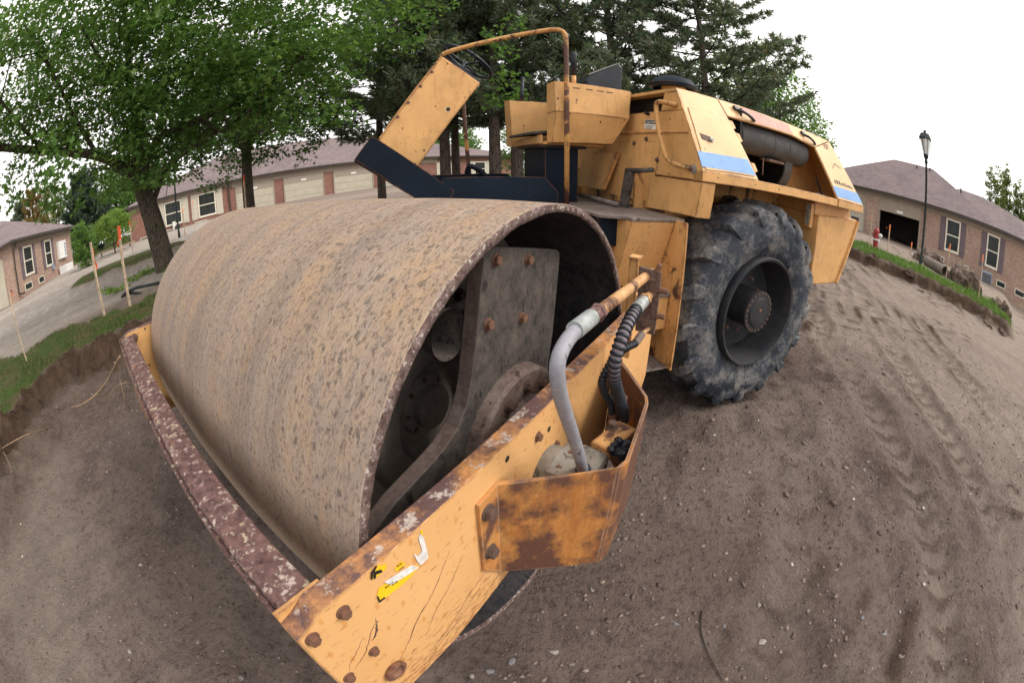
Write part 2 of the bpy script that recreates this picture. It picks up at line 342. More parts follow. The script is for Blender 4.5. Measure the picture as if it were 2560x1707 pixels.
def dirt_mat():
    t = NT('dirt'); o = t.tc.outputs['Object']
    a = t.noise(.55, detail=7, rough=.62); b = t.noise(6, detail=8, rough=.7); g = t.noise(55, detail=5, rough=.7); w = t.noise(1.3, t.mapping(o, loc=(7, 3, 0)), detail=6, rough=.65)
    c = t.mix(t.ramp(b, .3, .7), (.150, .110, .095), (.240, .183, .160)); c = t.mix(t.ramp(a, .42, .60), c, t.mix(b, (.195, .149, .129), (.290, .228, .198)))
    c = t.mix(t.math('MULTIPLY', t.ramp(w, .52, .60), .8), c, t.mix(b, (.108, .079, .069), (.175, .132, .116)))
    c = t.mix(t.math('MULTIPLY', t.ramp(t.noise(3.1, t.mapping(o, loc=(1, 9, 0)), 8, .7), .56, .66), .7), c, (.215, .174, .147))
    cr = t.noise(26, detail=9, rough=.78); c = t.mix(t.math('MULTIPLY', t.ramp(cr, .49, .40), .6), c, (.070, .050, .042)); c = t.mix(t.math('MULTIPLY', t.ramp(cr, .54, .68), .5), c, (.27, .215, .185))
    c = t.mix(t.math('MULTIPLY', t.ramp(g, .54, .70), .5), c, (.072, .053, .046)); c = t.mix(t.math('MULTIPLY', t.ramp(t.noise(150, detail=3), .62, .74), .6), c, (.33, .295, .265))
    ct = t.n('ShaderNodeVertexColor', layer_name='zone'); z = t.n('ShaderNodeSeparateColor'); t.put(z.inputs[0], ct.outputs[0])
    c = t.mix(z.outputs[1], c, t.mix(t.ramp(b, .35, .68), (.245, .195, .162), (.345, .284, .238)))          # packed, drier tracks
    c = t.mix(z.outputs[2], c, t.mix(t.ramp(b, .3, .7), (.042, .026, .018), (.115, .075, .050)))         # damp topsoil in the cut
    pg = t.n('ShaderNodeVertexColor', layer_name='pale'); c = t.mix(pg.outputs[0], c, t.mix(t.ramp(t.noise(3.5, detail=9, rough=.75), .38, .62), (.30, .262, .228), (.50, .445, .395)))
    peb = t.voro(85); c = t.mix(t.math('MULTIPLY', t.ramp(peb.outputs['Distance'], .22, .15), t.ramp(t.noise(9), .45, .62)), c, (.29, .255, .225))
    gr = t.mix(t.ramp(t.noise(24, detail=5, rough=.7), .3, .7), (.035, .062, .014), (.105, .155, .040)); gr = t.mix(t.math('MULTIPLY', t.ramp(t.noise(2.2, detail=5), .42, .58), .9), gr, (.135, .105, .058))
    c = t.mix(t.ramp(t.math('ADD', z.outputs[0], t.math('MULTIPLY', t.math('SUBTRACT', b, .5), .7)), .40, .6), c, gr)
    h = t.math('ADD', t.math('MULTIPLY', b, 1.6), t.math('MULTIPLY', g, .7))
    return t.done(c, .95, 0, t.bump(t.math('ADD', h, t.math('MULTIPLY', cr, 1.5)), .03, 1), .1)
M['dirt'] = dirt_mat()
def leafmat(name, a, b, tr=.35, yel=None):
    t = NT(name); g = t.n('ShaderNodeNewGeometry'); r = g.outputs['Random Per Island']
    c = t.mix(r, a, b)
    if yel: c = t.mix(t.math('GREATER_THAN', t.math('FRACT', t.math('MULTIPLY', r, 17.3)), .93), c, yel)
    d = t.p; t.put(d.inputs['Base Color'], c); d.inputs['Roughness'].default_value = .5; d.inputs['Specular IOR Level'].default_value = .3
    tl = t.n('ShaderNodeBsdfTranslucent'); t.put(tl.inputs[0], t.mix(.35, c, (.20, .34, .03))); ms = t.n('ShaderNodeMixShader'); ms.inputs[0].default_value = tr
    t.t.links.new(d.outputs[0], ms.inputs[1]); t.t.links.new(tl.outputs[0], ms.inputs[2]); t.t.links.new(ms.outputs[0], t.out.inputs[0]); return t.m
M['maple'] = leafmat('maple_leaf', (.052, .128, .028), (.145, .265, .068), .5, (.22, .33, .09))
M['maple_dark'] = leafmat('maple_leaf_dark', (.022, .066, .013), (.06, .14, .028), .38)
M['maple_light'] = leafmat('maple_leaf_pale', (.07, .16, .03), (.16, .28, .07), .45)
M['needle'] = leafmat('pine_needle', (.078, .115, .074), (.19, .232, .160), .25, (.16, .10, .04))
M['needle_blue'] = leafmat('spruce_needle', (.035, .06, .045), (.075, .105, .075), .15)
M['needle_brown'] = leafmat('browning_needle', (.16, .12, .045), (.34, .21, .08), .25)
M['poplar'] = leafmat('poplar_leaf', (.075, .12, .03), (.22, .23, .07), .4)
M['shrub'] = leafmat('shrub_leaf', (.10, .19, .025), (.22, .33, .06), .4)
M['grass'] = leafmat('grass_blade', (.032, .055, .014), (.085, .115, .032), .3, (.20, .15, .085))
M['lawn'] = leafmat('bright_grass', (.07, .14, .020), (.15, .26, .05), .3)
def bark_mat(name, a, b, sc=1):
    t = NT(name); o = t.mapping(t.tc.outputs['Object'], (1, 1, .22)); v = t.voro(22*sc, o, 'DISTANCE_TO_EDGE'); f = t.noise(16*sc, o, 6, .7); mo = t.noise(3.2, detail=5)
    c = t.mix(t.ramp(f, .3, .7), a, b); c = t.mix(t.math('MULTIPLY', t.ramp(mo, .54, .66), .6), c, (.075, .095, .035)); c = t.mix(t.ramp(v.outputs['Distance'], .09, .0), c, tuple(x*.35 for x in a))
    return t.done(c, .9, 0, t.bump(t.math('ADD', v.outputs['Distance'], t.math('MULTIPLY', f, .6)), .035, 1), .15)
M['bark'] = bark_mat('maple_bark', (.055, .044, .036), (.145, .115, .09))
M['bark_pine'] = bark_mat('pine_bark', (.085, .064, .054), (.19, .15, .13), .8)
M['twig'] = plain('twig_bark', (.035, .028, .023), .9)
M['root'] = plain('root', (.30, .20, .125), .85, .3, 30)
M['stone'] = plain('stone', (.26, .24, .225), .8, .35, 22)
M['stake'] = plain('stake_wood', (.48, .36, .25), .8, .25, 12)
M['orange'] = plain('orange_ribbon', (.70, .10, .035), .6, .1)
M['orange_pale'] = plain('orange_flag', (.90, .26, .10), .6, .1)
M['pole'] = plain('dark_green_pole', (.010, .022, .022), .4, .2)
M['frost'] = plain('frosted_glass', (.72, .74, .74), .35, .03)
def brick_mat(name, a, b, mortar, patch):
    t = NT(name); s = t.n('ShaderNodeSeparateXYZ'); t.put(s.inputs[0], t.tc.outputs['Object']); cb = t.n('ShaderNodeCombineXYZ'); t.put(cb.inputs[0], t.math('ADD', s.outputs[0], s.outputs[1])); t.put(cb.inputs[1], s.outputs[2])
    k = t.n('ShaderNodeTexBrick'); t.put(k.inputs['Vector'], cb.outputs[0]); k.inputs['Scale'].default_value = 1; k.inputs['Brick Width'].default_value = .21; k.inputs['Row Height'].default_value = .072; k.inputs['Mortar Size'].default_value = .008; k.inputs['Bias'].default_value = -.1
    t.put(k.inputs['Color1'], (*a, 1)); t.put(k.inputs['Color2'], (*b, 1)); t.put(k.inputs['Mortar'], (*mortar, 1))
    c = t.mix(t.ramp(t.noise(6.5, t.mapping(cb.outputs[0], (1, 2.6, 1)), 3, .7), .56, .66), k.outputs[0], patch); c = t.mix(t.math('MULTIPLY', t.ramp(t.noise(.7, detail=5), .4, .7), .3), c, tuple(x*.7 for x in a))
    return t.done(c, .9, 0, t.bump(k.outputs[1], -.006), .15)
M['brick_red'] = brick_mat('red_brick', (.22, .085, .062), (.29, .135, .10), (.30, .25, .22), (.34, .21, .17))
M['brick_tan'] = brick_mat('tumbled_brick', (.33, .20, .15), (.46, .32, .25), (.46, .41, .36), (.165, .11, .095))
def shingle_mat():
    t = NT('shingles'); s = t.n('ShaderNodeSeparateXYZ'); t.put(s.inputs[0], t.tc.outputs['Object']); cb = t.n('ShaderNodeCombineXYZ'); t.put(cb.inputs[0], t.math('ADD', s.outputs[0], t.math('MULTIPLY', s.outputs[1], .2))); t.put(cb.inputs[1], t.math('MULTIPLY', s.outputs[2], 2))
    k = t.n('ShaderNodeTexBrick'); t.put(k.inputs['Vector'], cb.outputs[0]); k.inputs['Scale'].default_value = 1; k.inputs['Brick Width'].default_value = .3; k.inputs['Row Height'].default_value = .14; k.inputs['Mortar Size'].default_value = .006
    t.put(k.inputs['Color1'], (.155, .122, .125, 1)); t.put(k.inputs['Color2'], (.225, .18, .182, 1)); t.put(k.inputs['Mortar'], (.07, .055, .056, 1))
    c = t.mix(t.math('MULTIPLY', t.ramp(t.noise(.5, detail=5), .35, .65), .35), k.outputs[0], (.26, .205, .20))
    return t.done(c, .9, 0, t.bump(k.outputs[1], -.01), .15)
M['shingle'] = shingle_mat()
M['taupe'] = plain('taupe_trim', (.30, .255, .205), .7, .06, 3)
M['door'] = plain('beige_door', (.44, .40, .32), .6, .05, 2)
M['cream'] = plain('cream_shutter', (.50, .46, .38), .7, .05, 3)
M['shutter'] = plain('plum_shutter', (.135, .10, .115), .7, .08, 3)
M['gutter'] = plain('brown_gutter', (.045, .035, .033), .5, .1, 3)
M['frame'] = plain('window_frame', (.70, .66, .55), .6, .04, 3)
M['concrete'] = plain('concrete', (.20, .165, .14), .9, .12, 4)
M['acgrey'] = plain('ac_grey', (.22, .26, .33), .6, .1, 6)
def glass_mat():
    t = NT('window_glass'); f = t.noise(1.7, detail=3); return t.done(t.mix(f, (.010, .013, .013), (.05, .058, .056)), .12, 0, None, .18)
M['glass'] = glass_mat()
M['hydrant'] = plain('hydrant_red', (.33, .035, .04), .5, .15, 12)
M['hose_ground'] = plain('black_drain', (.012, .016, .018), .5, .2, 12)

# ------------------------------------------------------------------ the ground
def sstep(a, b, x):
    t = np.clip((x-a)/(b-a), 0, 1); return t*t*(3-2*t)
_perm = np.random.default_rng(3).permutation(512).astype(np.int64)
def _hash(i, j, s): return _perm[(_perm[(i+s) & 511]+j) & 511]/511.
def vnoise(x, y, s=0):
    i = np.floor(x).astype(np.int64); j = np.floor(y).astype(np.int64); u = x-i; v = y-j; u = u*u*(3-2*u); v = v*v*(3-2*v)
    return (_hash(i, j, s)*(1-u)+_hash(i+1, j, s)*u)*(1-v)+(_hash(i, j+1, s)*(1-u)+_hash(i+1, j+1, s)*u)*v - .5
def fbm(x, y, o=4, s=0):
    r = 0; a = 1.
    for k in range(o): r = r+a*vnoise(x, y, s+37*k); x, y, a = x*2.03+5.1, y*2.03+1.7, a*.5
    return r
NZ = G @ np.array([0, 0, 1.])
def plane_z(x, y): return -(NZ[0]*x+NZ[1]*y)/NZ[2]
def bank_edge(x): return -5.45+1.35*sstep(1.9, 3.1, x)+.35*np.sin(x*1.3+.5)*.3+.34*vnoise(x*2.1, x*0+3, 5)+.24*vnoise(x*6.1, x*0+8, 6)+.12*vnoise(x*15.3, x*0+2, 7)
def right_s(x, y): return (x+13.0)*(-.79)+(y-3.3)*.61 + .6*vnoise(x*.7+y*.5, y*.6, 9)+.45*vnoise(x*1.9, y*1.9, 12)+.2*vnoise(x*4.5, y*4.5, 13)
def right_along(x, y): return (x+13.0)*.61+(y-3.3)*.79
def zones(x, y):
    e = bank_edge(x); dl = e-y+.16*vnoise(x*4.3, y*4.3, 71)+.10*vnoise(x*11, y*11, 72)+.05*vnoise(x*23, y*23, 73)                                   # > 0 on the left bank
    rs = right_s(x, y); ra = right_along(x, y)
    g_l = sstep(.0, .12, dl)*(1-sstep(-.3, .4, dl-(1.35+.85*np.clip(x-.9, 0, 3)+.5*vnoise(x*.8, y*.8, 21))))*sstep(-9, -7, x)
    end = 1-sstep(6.6, 7.3, ra+.4*vnoise(x, y, 31))
    g_r = sstep(.0, .25, rs)*(1-sstep(2.0, 2.9, rs+.8*vnoise(x*.6, y*.6, 22)))*end*sstep(-6, -5, -np.abs(ra-1.5)*.7)
    lawn = sstep(30.6, 31.6, -y+.12*x)*sstep(-.5, .5, 3.2-(x-0))*0 + sstep(31, 33, np.hypot(x-2, y+2))*sstep(-8, -14, y)
    lawn = np.clip(lawn+sstep(36, 40, np.hypot(x, y)), 0, 1)
    lawn_r = sstep(23.6, 24.3, (x-CW[0])*math.cos(rad(152))+(y-CW[1])*math.sin(rad(152)))*(1-sstep(-2.2, -1.2, -((x-CW[0])*math.sin(rad(152))-(y-CW[1])*math.cos(rad(152)))))*0
    md = np.exp(-((x+.1)/2.6)**2-((y+14.2+.25*x)/1.1)**2); grass = np.clip(g_l+g_r+lawn+1.2*sstep(.35, .7, md+.25*vnoise(x, y, 81)), 0, 1)
    soil = np.clip((.45*sstep(-2.1, -1.2, dl)+.55*sstep(-.8, -.25, dl))*(1-sstep(-.02, .1, dl))*1.0 + sstep(-.55, -.12, rs)*(1-sstep(.02, .14, rs))*sstep(-1, 1, x+20)*1.0*end*(x < -3), 0, 1)
    return e, dl, rs, ra, grass, soil, end
def ground_z(x, y, fine=True):
    x = np.asarray(x, float); y = np.asarray(y, float)
    r = np.hypot(x, y); k = np.where(r > 60, 60/np.maximum(r, 1), 1); z = plane_z(x*k, y*k)
    e, dl, rs, ra, grass, soil, end = zones(x, y)
    # left cut: a loose foot, then a steep dark face up to the sod
    z = z+.16*sstep(-2.0, -.45, dl)+.21*sstep(-.44, .02, dl)*(1-.6*sstep(2.5, 9, dl)) - .06*sstep(-1.2, 0, dl)*sstep(2.5, 9, dl)
    z = z+(.27*sstep(-.14, .10, rs)+.10*sstep(-1.0, -.15, rs))*end*(x < -2)
    z = z+.34*sstep(.25, .6, np.exp(-((x+.1)/2.6)**2-((y+14.2+.25*x)/1.1)**2))
    near = np.exp(-(np.hypot(x-CW[0], y-CW[1])/26)**2)
    z = z+near*(.05*fbm(x*.5, y*.5, 3, 2))*(np.hypot(x+.4, y-.2) > 0)*sstep(.2, 1.4, np.abs(x)+0*y)
    if fine:
        under = 1-np.exp(-(np.hypot(x*.9, (y+1)*.55)/1.2)**4)
        rut = np.exp(-(np.hypot(x+3.2, y-4.2)/3.2)**2)
        z = z+(.030*fbm(x*1.9, y*1.9, 4, 4)+.046*fbm(x*7, y*7, 4, 7)*(.45+np.clip(fbm(x*.9+3, y*.9, 2, 77)+.3, 0, 1))+.022*np.maximum(vnoise(x*19, y*19, 8)-.05, 0)+.018*np.maximum(vnoise(x*37, y*37, 18)-.1, 0))*near*under*(1-.55*packed(x, y))
        # clods and lugs prints in the churned strip right of the roller
        z = z+rut*.040*np.maximum(fbm(x*3.1+.6*y, y*5.2-.5*x, 3, 41), 0)*under
        # tyre lug prints: broken chevron ridges along the lanes
        rd, rt_, rb = ruts(x, y); z = z-.028*rd+.016*np.maximum(rt_, -.3)*(.4+np.abs(vnoise(x*6, y*6, 97)))*1.6+.035*rb*(.5+1.2*np.abs(vnoise(x*4, y*4, 98)))
        lug, msk = lugs(x, y); z = z+.045*np.maximum(lug-.35, 0)*msk*near*under
        z = z+.05*near*sstep(.5, 1.5, y-.2*x)*np.maximum(np.sin((x*.80-y*.60)*5.5+2*vnoise(x*.8, y*.8, 66))-.55, 0)*sstep(-.1, .2, vnoise(x*.9, y*.9, 67))
        z = z+soil*(.17*fbm(x*4.2, y*4.2, 5, 14))
    return z
def packed(x, y):
    """drier, packed lanes left by traffic"""
    L = -.75*(x+2.4)+.5*(y-2.6); m1 = sstep(-.2, 1.0, L+1.3*vnoise(x*.8, y*.8, 51)+.5*vnoise(x*2.6, y*2.6, 52))
    d1 = (x+7.2)*.80-(y-4.4)*.60; m1 = m1*(1-.65*np.exp(-((d1-.3)/.28)**2))*(1-.5*np.exp(-((d1+1.2)/.2)**2))*(1-.5*np.exp(-((d1-2.3)/.3)**2))
    edge_ = .75*sstep(3.0, 4.4, y+.7*vnoise(x*.9, y*.9, 55)); far = sstep(-6.6, -8.2, y)*(1-sstep(26, 30, -y)); lf = far*(.55+.45*sstep(-.05, .3, np.sin((y+.25*x)*.75)+.5*vnoise(x*.4, y*.8, 53)))
    corner = sstep(1.2, 2.6, x-.3*(y+1.5))*.5*(y < .5)*(y > -4.0)*sstep(-.2, .2, vnoise(x*1.2, y*1.2, 56))
    return np.clip(np.maximum.reduce([m1*.95*(y > -2), edge_, lf, corner]), 0, 1)
RUTS = ((3.35, .28, .55, .3), (4.75, .25, .5, .9), (2.15, .22, .6, 1.6), (1.05, .16, .7, 2.2))
def ruts(x, y):
    """wheel tracks running back past the roller: depth profile, tread print, soft berm"""
    dep = x*0; tr = x*0; bm_ = x*0
    for yc, am, fr, ph in RUTS:
        q = y-(yc+am*np.sin(fr*x+ph)+.05*x+.10*vnoise(x*1.3, x*0+yc, 95)); k = (1-sstep(-.2, 1.0, x-.9*(yc > 1.5)-.2))*sstep(-13, -11, x)*(.35+.65*sstep(-.2, .05, vnoise(x*.6+yc, y*.3, 96)))*(.55 if yc < 1.5 else 1)*sstep(-2.1, -1.2, -x if yc < 1.5 else x*0)
        ins = np.exp(-(q/.17)**4); dep = dep+ins*k; bm_ = bm_+k*np.exp(-((np.abs(q)-.27)/.085)**2); tr = tr+ins*k*np.sin((x+.55*np.abs(q))*2*np.pi/.23)
    return dep, tr, bm_
def lugs(x, y):
    """broken chevron ridges printed by tyre lugs along the traffic"""
    tt = x*.66+y*.75+.35*vnoise(x*.7, y*.7, 60); ss = x*.75-y*.66+.3*vnoise(x*.6, y*.6, 64)
    return np.sin(tt*15+4.2*np.abs(((ss+.3) % 1.5)-.75)*2.2+2.6*vnoise(x*1.5, y*1.5, 61)), sstep(-.02, .16, vnoise(x*.75+4, y*.75, 62)+.16*vnoise(x*3, y*3, 63))*sstep(.4, 1.6, y-.3*x-.4)
def axis_pts(a, b, fine, lo, hi, n, ma, mb, mid):
    core = list(np.arange(a, b, fine))+list(np.arange(ma, a-mid*.5, mid))+list(np.arange(b, mb, mid)); up = [mb+(hi-mb)*(k/n)**2.6 for k in range(n+1)]; dn = [ma-(ma-lo)*(k/n)**2.6 for k in range(1, n+1)]
    return np.array(sorted(dn+core+up))
gx = axis_pts(-5.0, 4.0, .034, -420, 420, 70, -17, 6, .13); gy = axis_pts(-6.2, 4.6, .034, -420, 420, 70, -17, 13, .13)
GX, GY = np.meshgrid(gx, gy); GZ = ground_z(GX, GY)
# nothing may rise into the drum or the tyres
nx, ny = len(gx), len(gy); idx = np.arange(nx*ny).reshape(ny, nx)
pw = np.stack([GX.ravel(), GY.ravel(), GZ.ravel()], 1); pm = pw @ G            # machine frame
inm = (np.abs(pm[:, 0]) < .5) & (pm[:, 1] < .02) & (pm[:, 1] > -2.1)
lim = np.where(inm, .76-np.sqrt(np.maximum(.5776-pm[:, 0]**2, 0))-.004+.012*0, 9)
pm[:, 2] = np.minimum(pm[:, 2], lim)
near_plate = (pm[:, 0] > -1.3) & (pm[:, 0] < 1.15) & (pm[:, 1] > -2.5) & (pm[:, 1] < .35); pm[:, 2] = np.where(near_plate, np.minimum(pm[:, 2], .05), pm[:, 2])
pw = pm @ G.T
gme = mesh_np('ground', pw, np.stack([idx[:-1, :-1].ravel(), idx[:-1, 1:].ravel(), idx[1:, 1:].ravel(), idx[1:, :-1].ravel()], 1))
zc = zones(GX, GY); pk = packed(GX, GY)
rD, rT, rB = ruts(GX, GY); pk = np.clip(pk+.55*rD*(rT < .35), 0, 1)*(1-.6*np.clip(rB, 0, 1)); lg, lk = lugs(GX, GY); dk = np.clip(zc[5]+.75*sstep(.25, .75, lg)*lk*sstep(-.15, .1, vnoise(GX*5, GY*5, 68))+.45*rB*sstep(-.1, .2, vnoise(GX*4, GY*4, 99))+.4*(rT > .45)*rD, 0, 1)
colr = np.stack([zc[4].ravel(), (pk*(1-zc[4])*(1-zc[5])).ravel(), dk.ravel(), np.ones(nx*ny)], 1).astype(np.float32)
ca = gme.color_attributes.new('zone', 'FLOAT_COLOR', 'POINT'); ca.data.foreach_set('color', colr.ravel())
pale = (sstep(-7.2, -8.6, GY-.25*np.clip(GX-1, 0, 4)+.6*vnoise(GX*.5, GY*.5, 91))*(1-sstep(30, 34, -GY))*(1-sstep(9, 14, np.abs(GX-2)))*(1-zc[4])*(.62+.38*sstep(-.15, .2, vnoise(GX*.35, GY*.9, 92)))).ravel(); pc = np.stack([pale, pale, pale, np.ones_like(pale)], 1).astype(np.float32)
cb_ = gme.color_attributes.new('pale', 'FLOAT_COLOR', 'POINT'); cb_.data.foreach_set('color', pc.ravel())
ground = link('ground', gme, M['dirt'], smooth=True); tag(ground, 'bare brown dirt of the torn-up road with packed lanes', kind='structure')
def gz(x, y): return float(ground_z(np.array([x]), np.array([y]))[0])

# ---- loose gravel and clods: too many to count
def scatter_gravel(name, n, area, smin, smax, mat, seed, label):
    r = np.random.default_rng(seed); x = r.uniform(area[0], area[1], n); y = r.uniform(area[2], area[3], n)
    P = np.stack([x, y, ground_z(x, y)], 1); pm_ = P @ G
    ok = ~((pm_[:, 0] > -1.2) & (pm_[:, 0] < 1.0) & (pm_[:, 1] > -2.3) & (pm_[:, 1] < .1)); ok &= zones(x, y)[4] < .3; P = P[ok]; n = len(P)
    s = smin+(smax-smin)*r.random(n)**4
    base = np.array([[1, 0, 0], [0, 1, 0], [-1, 0, 0], [0, -1, 0], [0, 0, 1], [0, 0, -1], [.62, .62, .45], [-.62, -.62, .45], [-.62, .62, .4], [.62, -.62, .4]], float)
    F = np.array([[0, 6, 4], [6, 1, 4], [1, 8, 4], [8, 2, 4], [2, 7, 4], [7, 3, 4], [3, 9, 4], [9, 0, 4], [0, 1, 6], [1, 2, 8], [2, 3, 7], [3, 0, 9], [1, 0, 5], [2, 1, 5], [3, 2, 5], [0, 3, 5]])
    V = base[None]*(1+.75*(r.random((n, 10, 1))-.5))*np.stack([1+.7*r.random(n), .8+.4*r.random(n), .4+.4*r.random(n)], 1)[:, None]*s[:, None, None]
    a = r.uniform(0, 6.28, n); c_, s_ = np.cos(a)[:, None], np.sin(a)[:, None]
    V = np.stack([V[..., 0]*c_-V[..., 1]*s_, V[..., 0]*s_+V[..., 1]*c_, V[..., 2]], -1)+P[:, None]+np.array([0, 0, .08])*s[:, None, None]
    FF = (F[None]+(np.arange(n)*10)[:, None, None]).reshape(-1, 3)
    return tag(link(name, mesh_np(name, V.reshape(-1, 3), FF), mat), label, 'gravel', kind='stuff')
def stone_stuff_mat(name, a, b, w):
    t = NT(name); g = t.n('ShaderNodeNewGeometry'); r = g.outputs['Random Per Island']; c = t.mix(r, a, b); c = t.mix(t.math('GREATER_THAN', t.math('FRACT', t.math('MULTIPLY', r, 31.7)), 1-w), c, (.50, .48, .45)); return t.done(c, .85, spec=.2)
M['gravel'] = stone_stuff_mat('gravel', (.095, .070, .059), (.24, .188, .160), .014)
scatter_gravel('gravel', 44000, (-6, 4.2, -4.6, 5.5), .003, .0125, M['gravel'], 5, 'small gravel and crumbs of soil strewn over the dirt')
scatter_gravel('clods', 1100, (-7, 3.8, -4.6, 6), .008, .024, M['gravel'], 8, 'lumps of soil and stone loose on the churned dirt')
# ---- single stones one can pick out
def stone_mesh(seed):
    b = bmesh.new(); bmesh.ops.create_icosphere(b, subdivisions=1, radius=1); r = random.Random(seed)
    for v in b.verts: v.co *= 1+.55*(r.random()-.5); v.co.z *= .62; v.co.x *= 1.15
    me = bpy.data.meshes.new('stone'); b.to_mesh(me); b.free(); me.materials.append(M['stone_%d' % (seed % 3)]); return me
for k, c in enumerate(((.33, .30, .27), (.23, .195, .168), (.21, .205, .21))): M['stone_%d' % k] = plain('stone_tone_%d' % k, c, .8, .3, 30)
SM = [stone_mesh(k) for k in range(9)]
spots = [(1392, 1312, .020), (1480, 1290, .016), (1280, 1655, .026), (1385, 1630, .024), (1480, 1582, .018), (1225, 1678, .020), (1180, 1690, .018), (1758, 1228, .022), (1700, 1260, .020), (1660, 1245, .014), (2050, 1230, .02), (2160, 1175, .024), (2170, 1155, .018), (2100, 1410, .02), (2210, 1585, .024), (1897, 1512, .016), (2020, 1527, .018), (1810, 1565, .015), (1905, 1605, .03), (2250, 1640, .022), (2155, 1545, .018), (1480, 1475, .015), (1545, 1350, .014), (1690, 1560, .016),
         (352, 1412, .02), (350, 1438, .014), (145, 1428, .016), (325, 1628, .022), (495, 1605, .02), (605, 1695, .022), (415, 1160, .018), (1430, 1660, .018), (1610, 1470, .012)]
for k, (x, y, s) in enumerate(spots):
    d = pxray(x, y); t = 1.0; P = CW+d
    for _ in range(12): t = (gz(P[0], P[1])-CW[2])/d[2]; P = CW+d*t
    o = link('stone', SM[k % 9]); o.location = (P[0], P[1], P[2]+s*.15); s *= .72; o.scale = (s, s*.8, s); o.rotation_euler = (0, 0, k*1.7)
    left = x < 650
    tag(o, 'pale stone lying on the dirt in front of the rusty beam' if left else 'loose stone lying on the dirt beside the roller', 'stone', 'stones in front of the beam' if left else 'loose stones beside the roller')

# ---- sod: blades of grass
def blades(name, n, area, test, h, w, mat, label, seed):
    r = np.random.default_rng(seed); x = r.uniform(area[0], area[1], n); y = r.uniform(area[2], area[3], n); k = test(x, y)*(.55+.9*r.random(n)) > .5; x, y = x[k], y[k]; n = len(x)
    z = ground_z(x, y)-.01; hh = h*(.45+.8*r.random(n))*(.6+1.5*np.clip(vnoise(x*2.3, y*2.3, 88)+.3, 0, 1)); a = r.uniform(0, 6.28, n); ln = r.normal(0, .5, (n, 2))
    e = np.stack([np.cos(a), np.sin(a)], 1)*w; P = np.stack([x, y], 1)
    def pt(xy, zz): return np.concatenate([xy, zz[:, None]], 1)
    V = np.stack([pt(P-e, z), pt(P+e, z), pt(P+e*.7+ln*hh[:, None]*.35, z+hh*.6), pt(P-e*.7+ln*hh[:, None]*.35, z+hh*.6), pt(P+ln*hh[:, None], z+hh)], 1)
    i = (np.arange(n)*5)[:, None, None]; F = (np.array([[0, 1, 2], [0, 2, 3], [3, 2, 4]])[None]+i).reshape(-1, 3)
    return tag(link(name, mesh_np(name, V.reshape(-1, 3), F), mat), label, 'grass', kind='stuff')
blades('grass', 70000, (-4, 5.5, -11, -3.6), lambda x, y: zones(x, y)[4], .048, .005, M['grass'], 'short green and straw grass on the bank left of the roller', 21)
blades('grass', 45000, (-19, -6, 2, 14), lambda x, y: zones(x, y)[4], .12, .012, M['lawn'], 'bright green grass strip below the lamp and hydrant', 22)

# ---- thin roots hanging out of the cut, and a twig on the dirt
def gpt(x, y, up=.01):
    d = pxray(x, y); P = CW+d*2
    for _ in range(14): P = CW+d*((gz(P[0], P[1])+up-CW[2])/d[2])
    return P
def cord(name, px, r, mat, label, cat, group=None, up=.012):
    P = bez([gpt(x, y, up) for x, y in px], 5); o = MB().tube(P, [r*(1-.6*i/len(P)) for i in range(len(P))], 6).build(name, mat, smooth=True); return tag(o, label, cat, group)
cord('root', [(300, 890), (268, 950), (240, 985), (205, 1010), (176, 1018)], .011, M['root'], 'long pale root hanging out of the dark bank', 'root', 'roots in the cut bank')
cord('root', [(286, 905), (300, 950), (312, 1000), (310, 1020)], .006, M['root'], 'thin root running down the bank beside the beam corner', 'root', 'roots in the cut bank')
cord('root', [(318, 955), (290, 965), (268, 1000)], .004, M['root'], 'wispy root crossing the bank just left of the beam', 'root', 'roots in the cut bank')
cord('root', [(118, 1072), (70, 1085), (30, 1105), (5, 1120)], .007, M['root'], 'brown root lying low in the bank at the left edge', 'root', 'roots in the cut bank')
cord('root', [(8, 1128), (25, 1165), (32, 1215)], .004, M['root'], 'short thin root dangling below the bank at the left edge', 'root', 'roots in the cut bank')
cord('twig', [(1755, 1525), (1752, 1570), (1765, 1620), (1790, 1670), (1806, 1700)], .004, M['twig'], 'thin dark twig lying on the dirt at the bottom of the picture', 'twig', up=.006)

# ------------------------------------------------------------------ the roller
GM = Matrix([[*G[0], 0], [*G[1], 0], [*G[2], 0], [0, 0, 0, 1]])
RO = empty('road_roller', GM, 'old yellow single-drum road roller with rust-spotted steel drum, steered hard over', 'road roller')
_a = rad(-41)                                                    # the rear half is steered hard over about the joint
RX = Matrix([[math.cos(_a), -math.sin(_a), 0, -2.634], [math.sin(_a), math.cos(_a), 0, -.111], [0, 0, 1, 0], [0, 0, 0, 1]])

def bolt_mesh(r, h, mat, washer=True):
    b = MB()
    if washer: b.turn([(0, .001), (0, r*1.28), (h*.2, r*1.22), (h*.2, .001)], (0, 0, 0), (0, 0, 1), 16)
    b.turn([(h*.1, .001), (h*.1, r), (h*.86, r), (h, r*.84), (h, .001)], (0, 0, 0), (0, 0, 1), 6); me = b.mesh('bolt'); me.materials.append(mat); return me
BM = {k: bolt_mesh(1, 1, M[k]) for k in ('bolt', 'bolt_dark', 'bolt_bright')}
def bolt(parent, pos, nrm, r, h=None, kind='bolt', xf=None, spin=0):
    o = bpy.data.objects.new('bolt', BM[kind]); COL.objects.link(o); p = Vector(pos); n = Vector(nrm)
    if xf is not None: p = xf @ p; n = xf.to_3x3() @ n
    q = n.to_track_quat('Z', 'Y').to_matrix().to_4x4()
    o.matrix_local = Matrix.Translation(p) @ q @ Matrix.Rotation(spin+random.random(), 4, 'Z') @ Matrix.Diagonal((r, r, h or r*.9, 1))
    o.parent = parent; return o

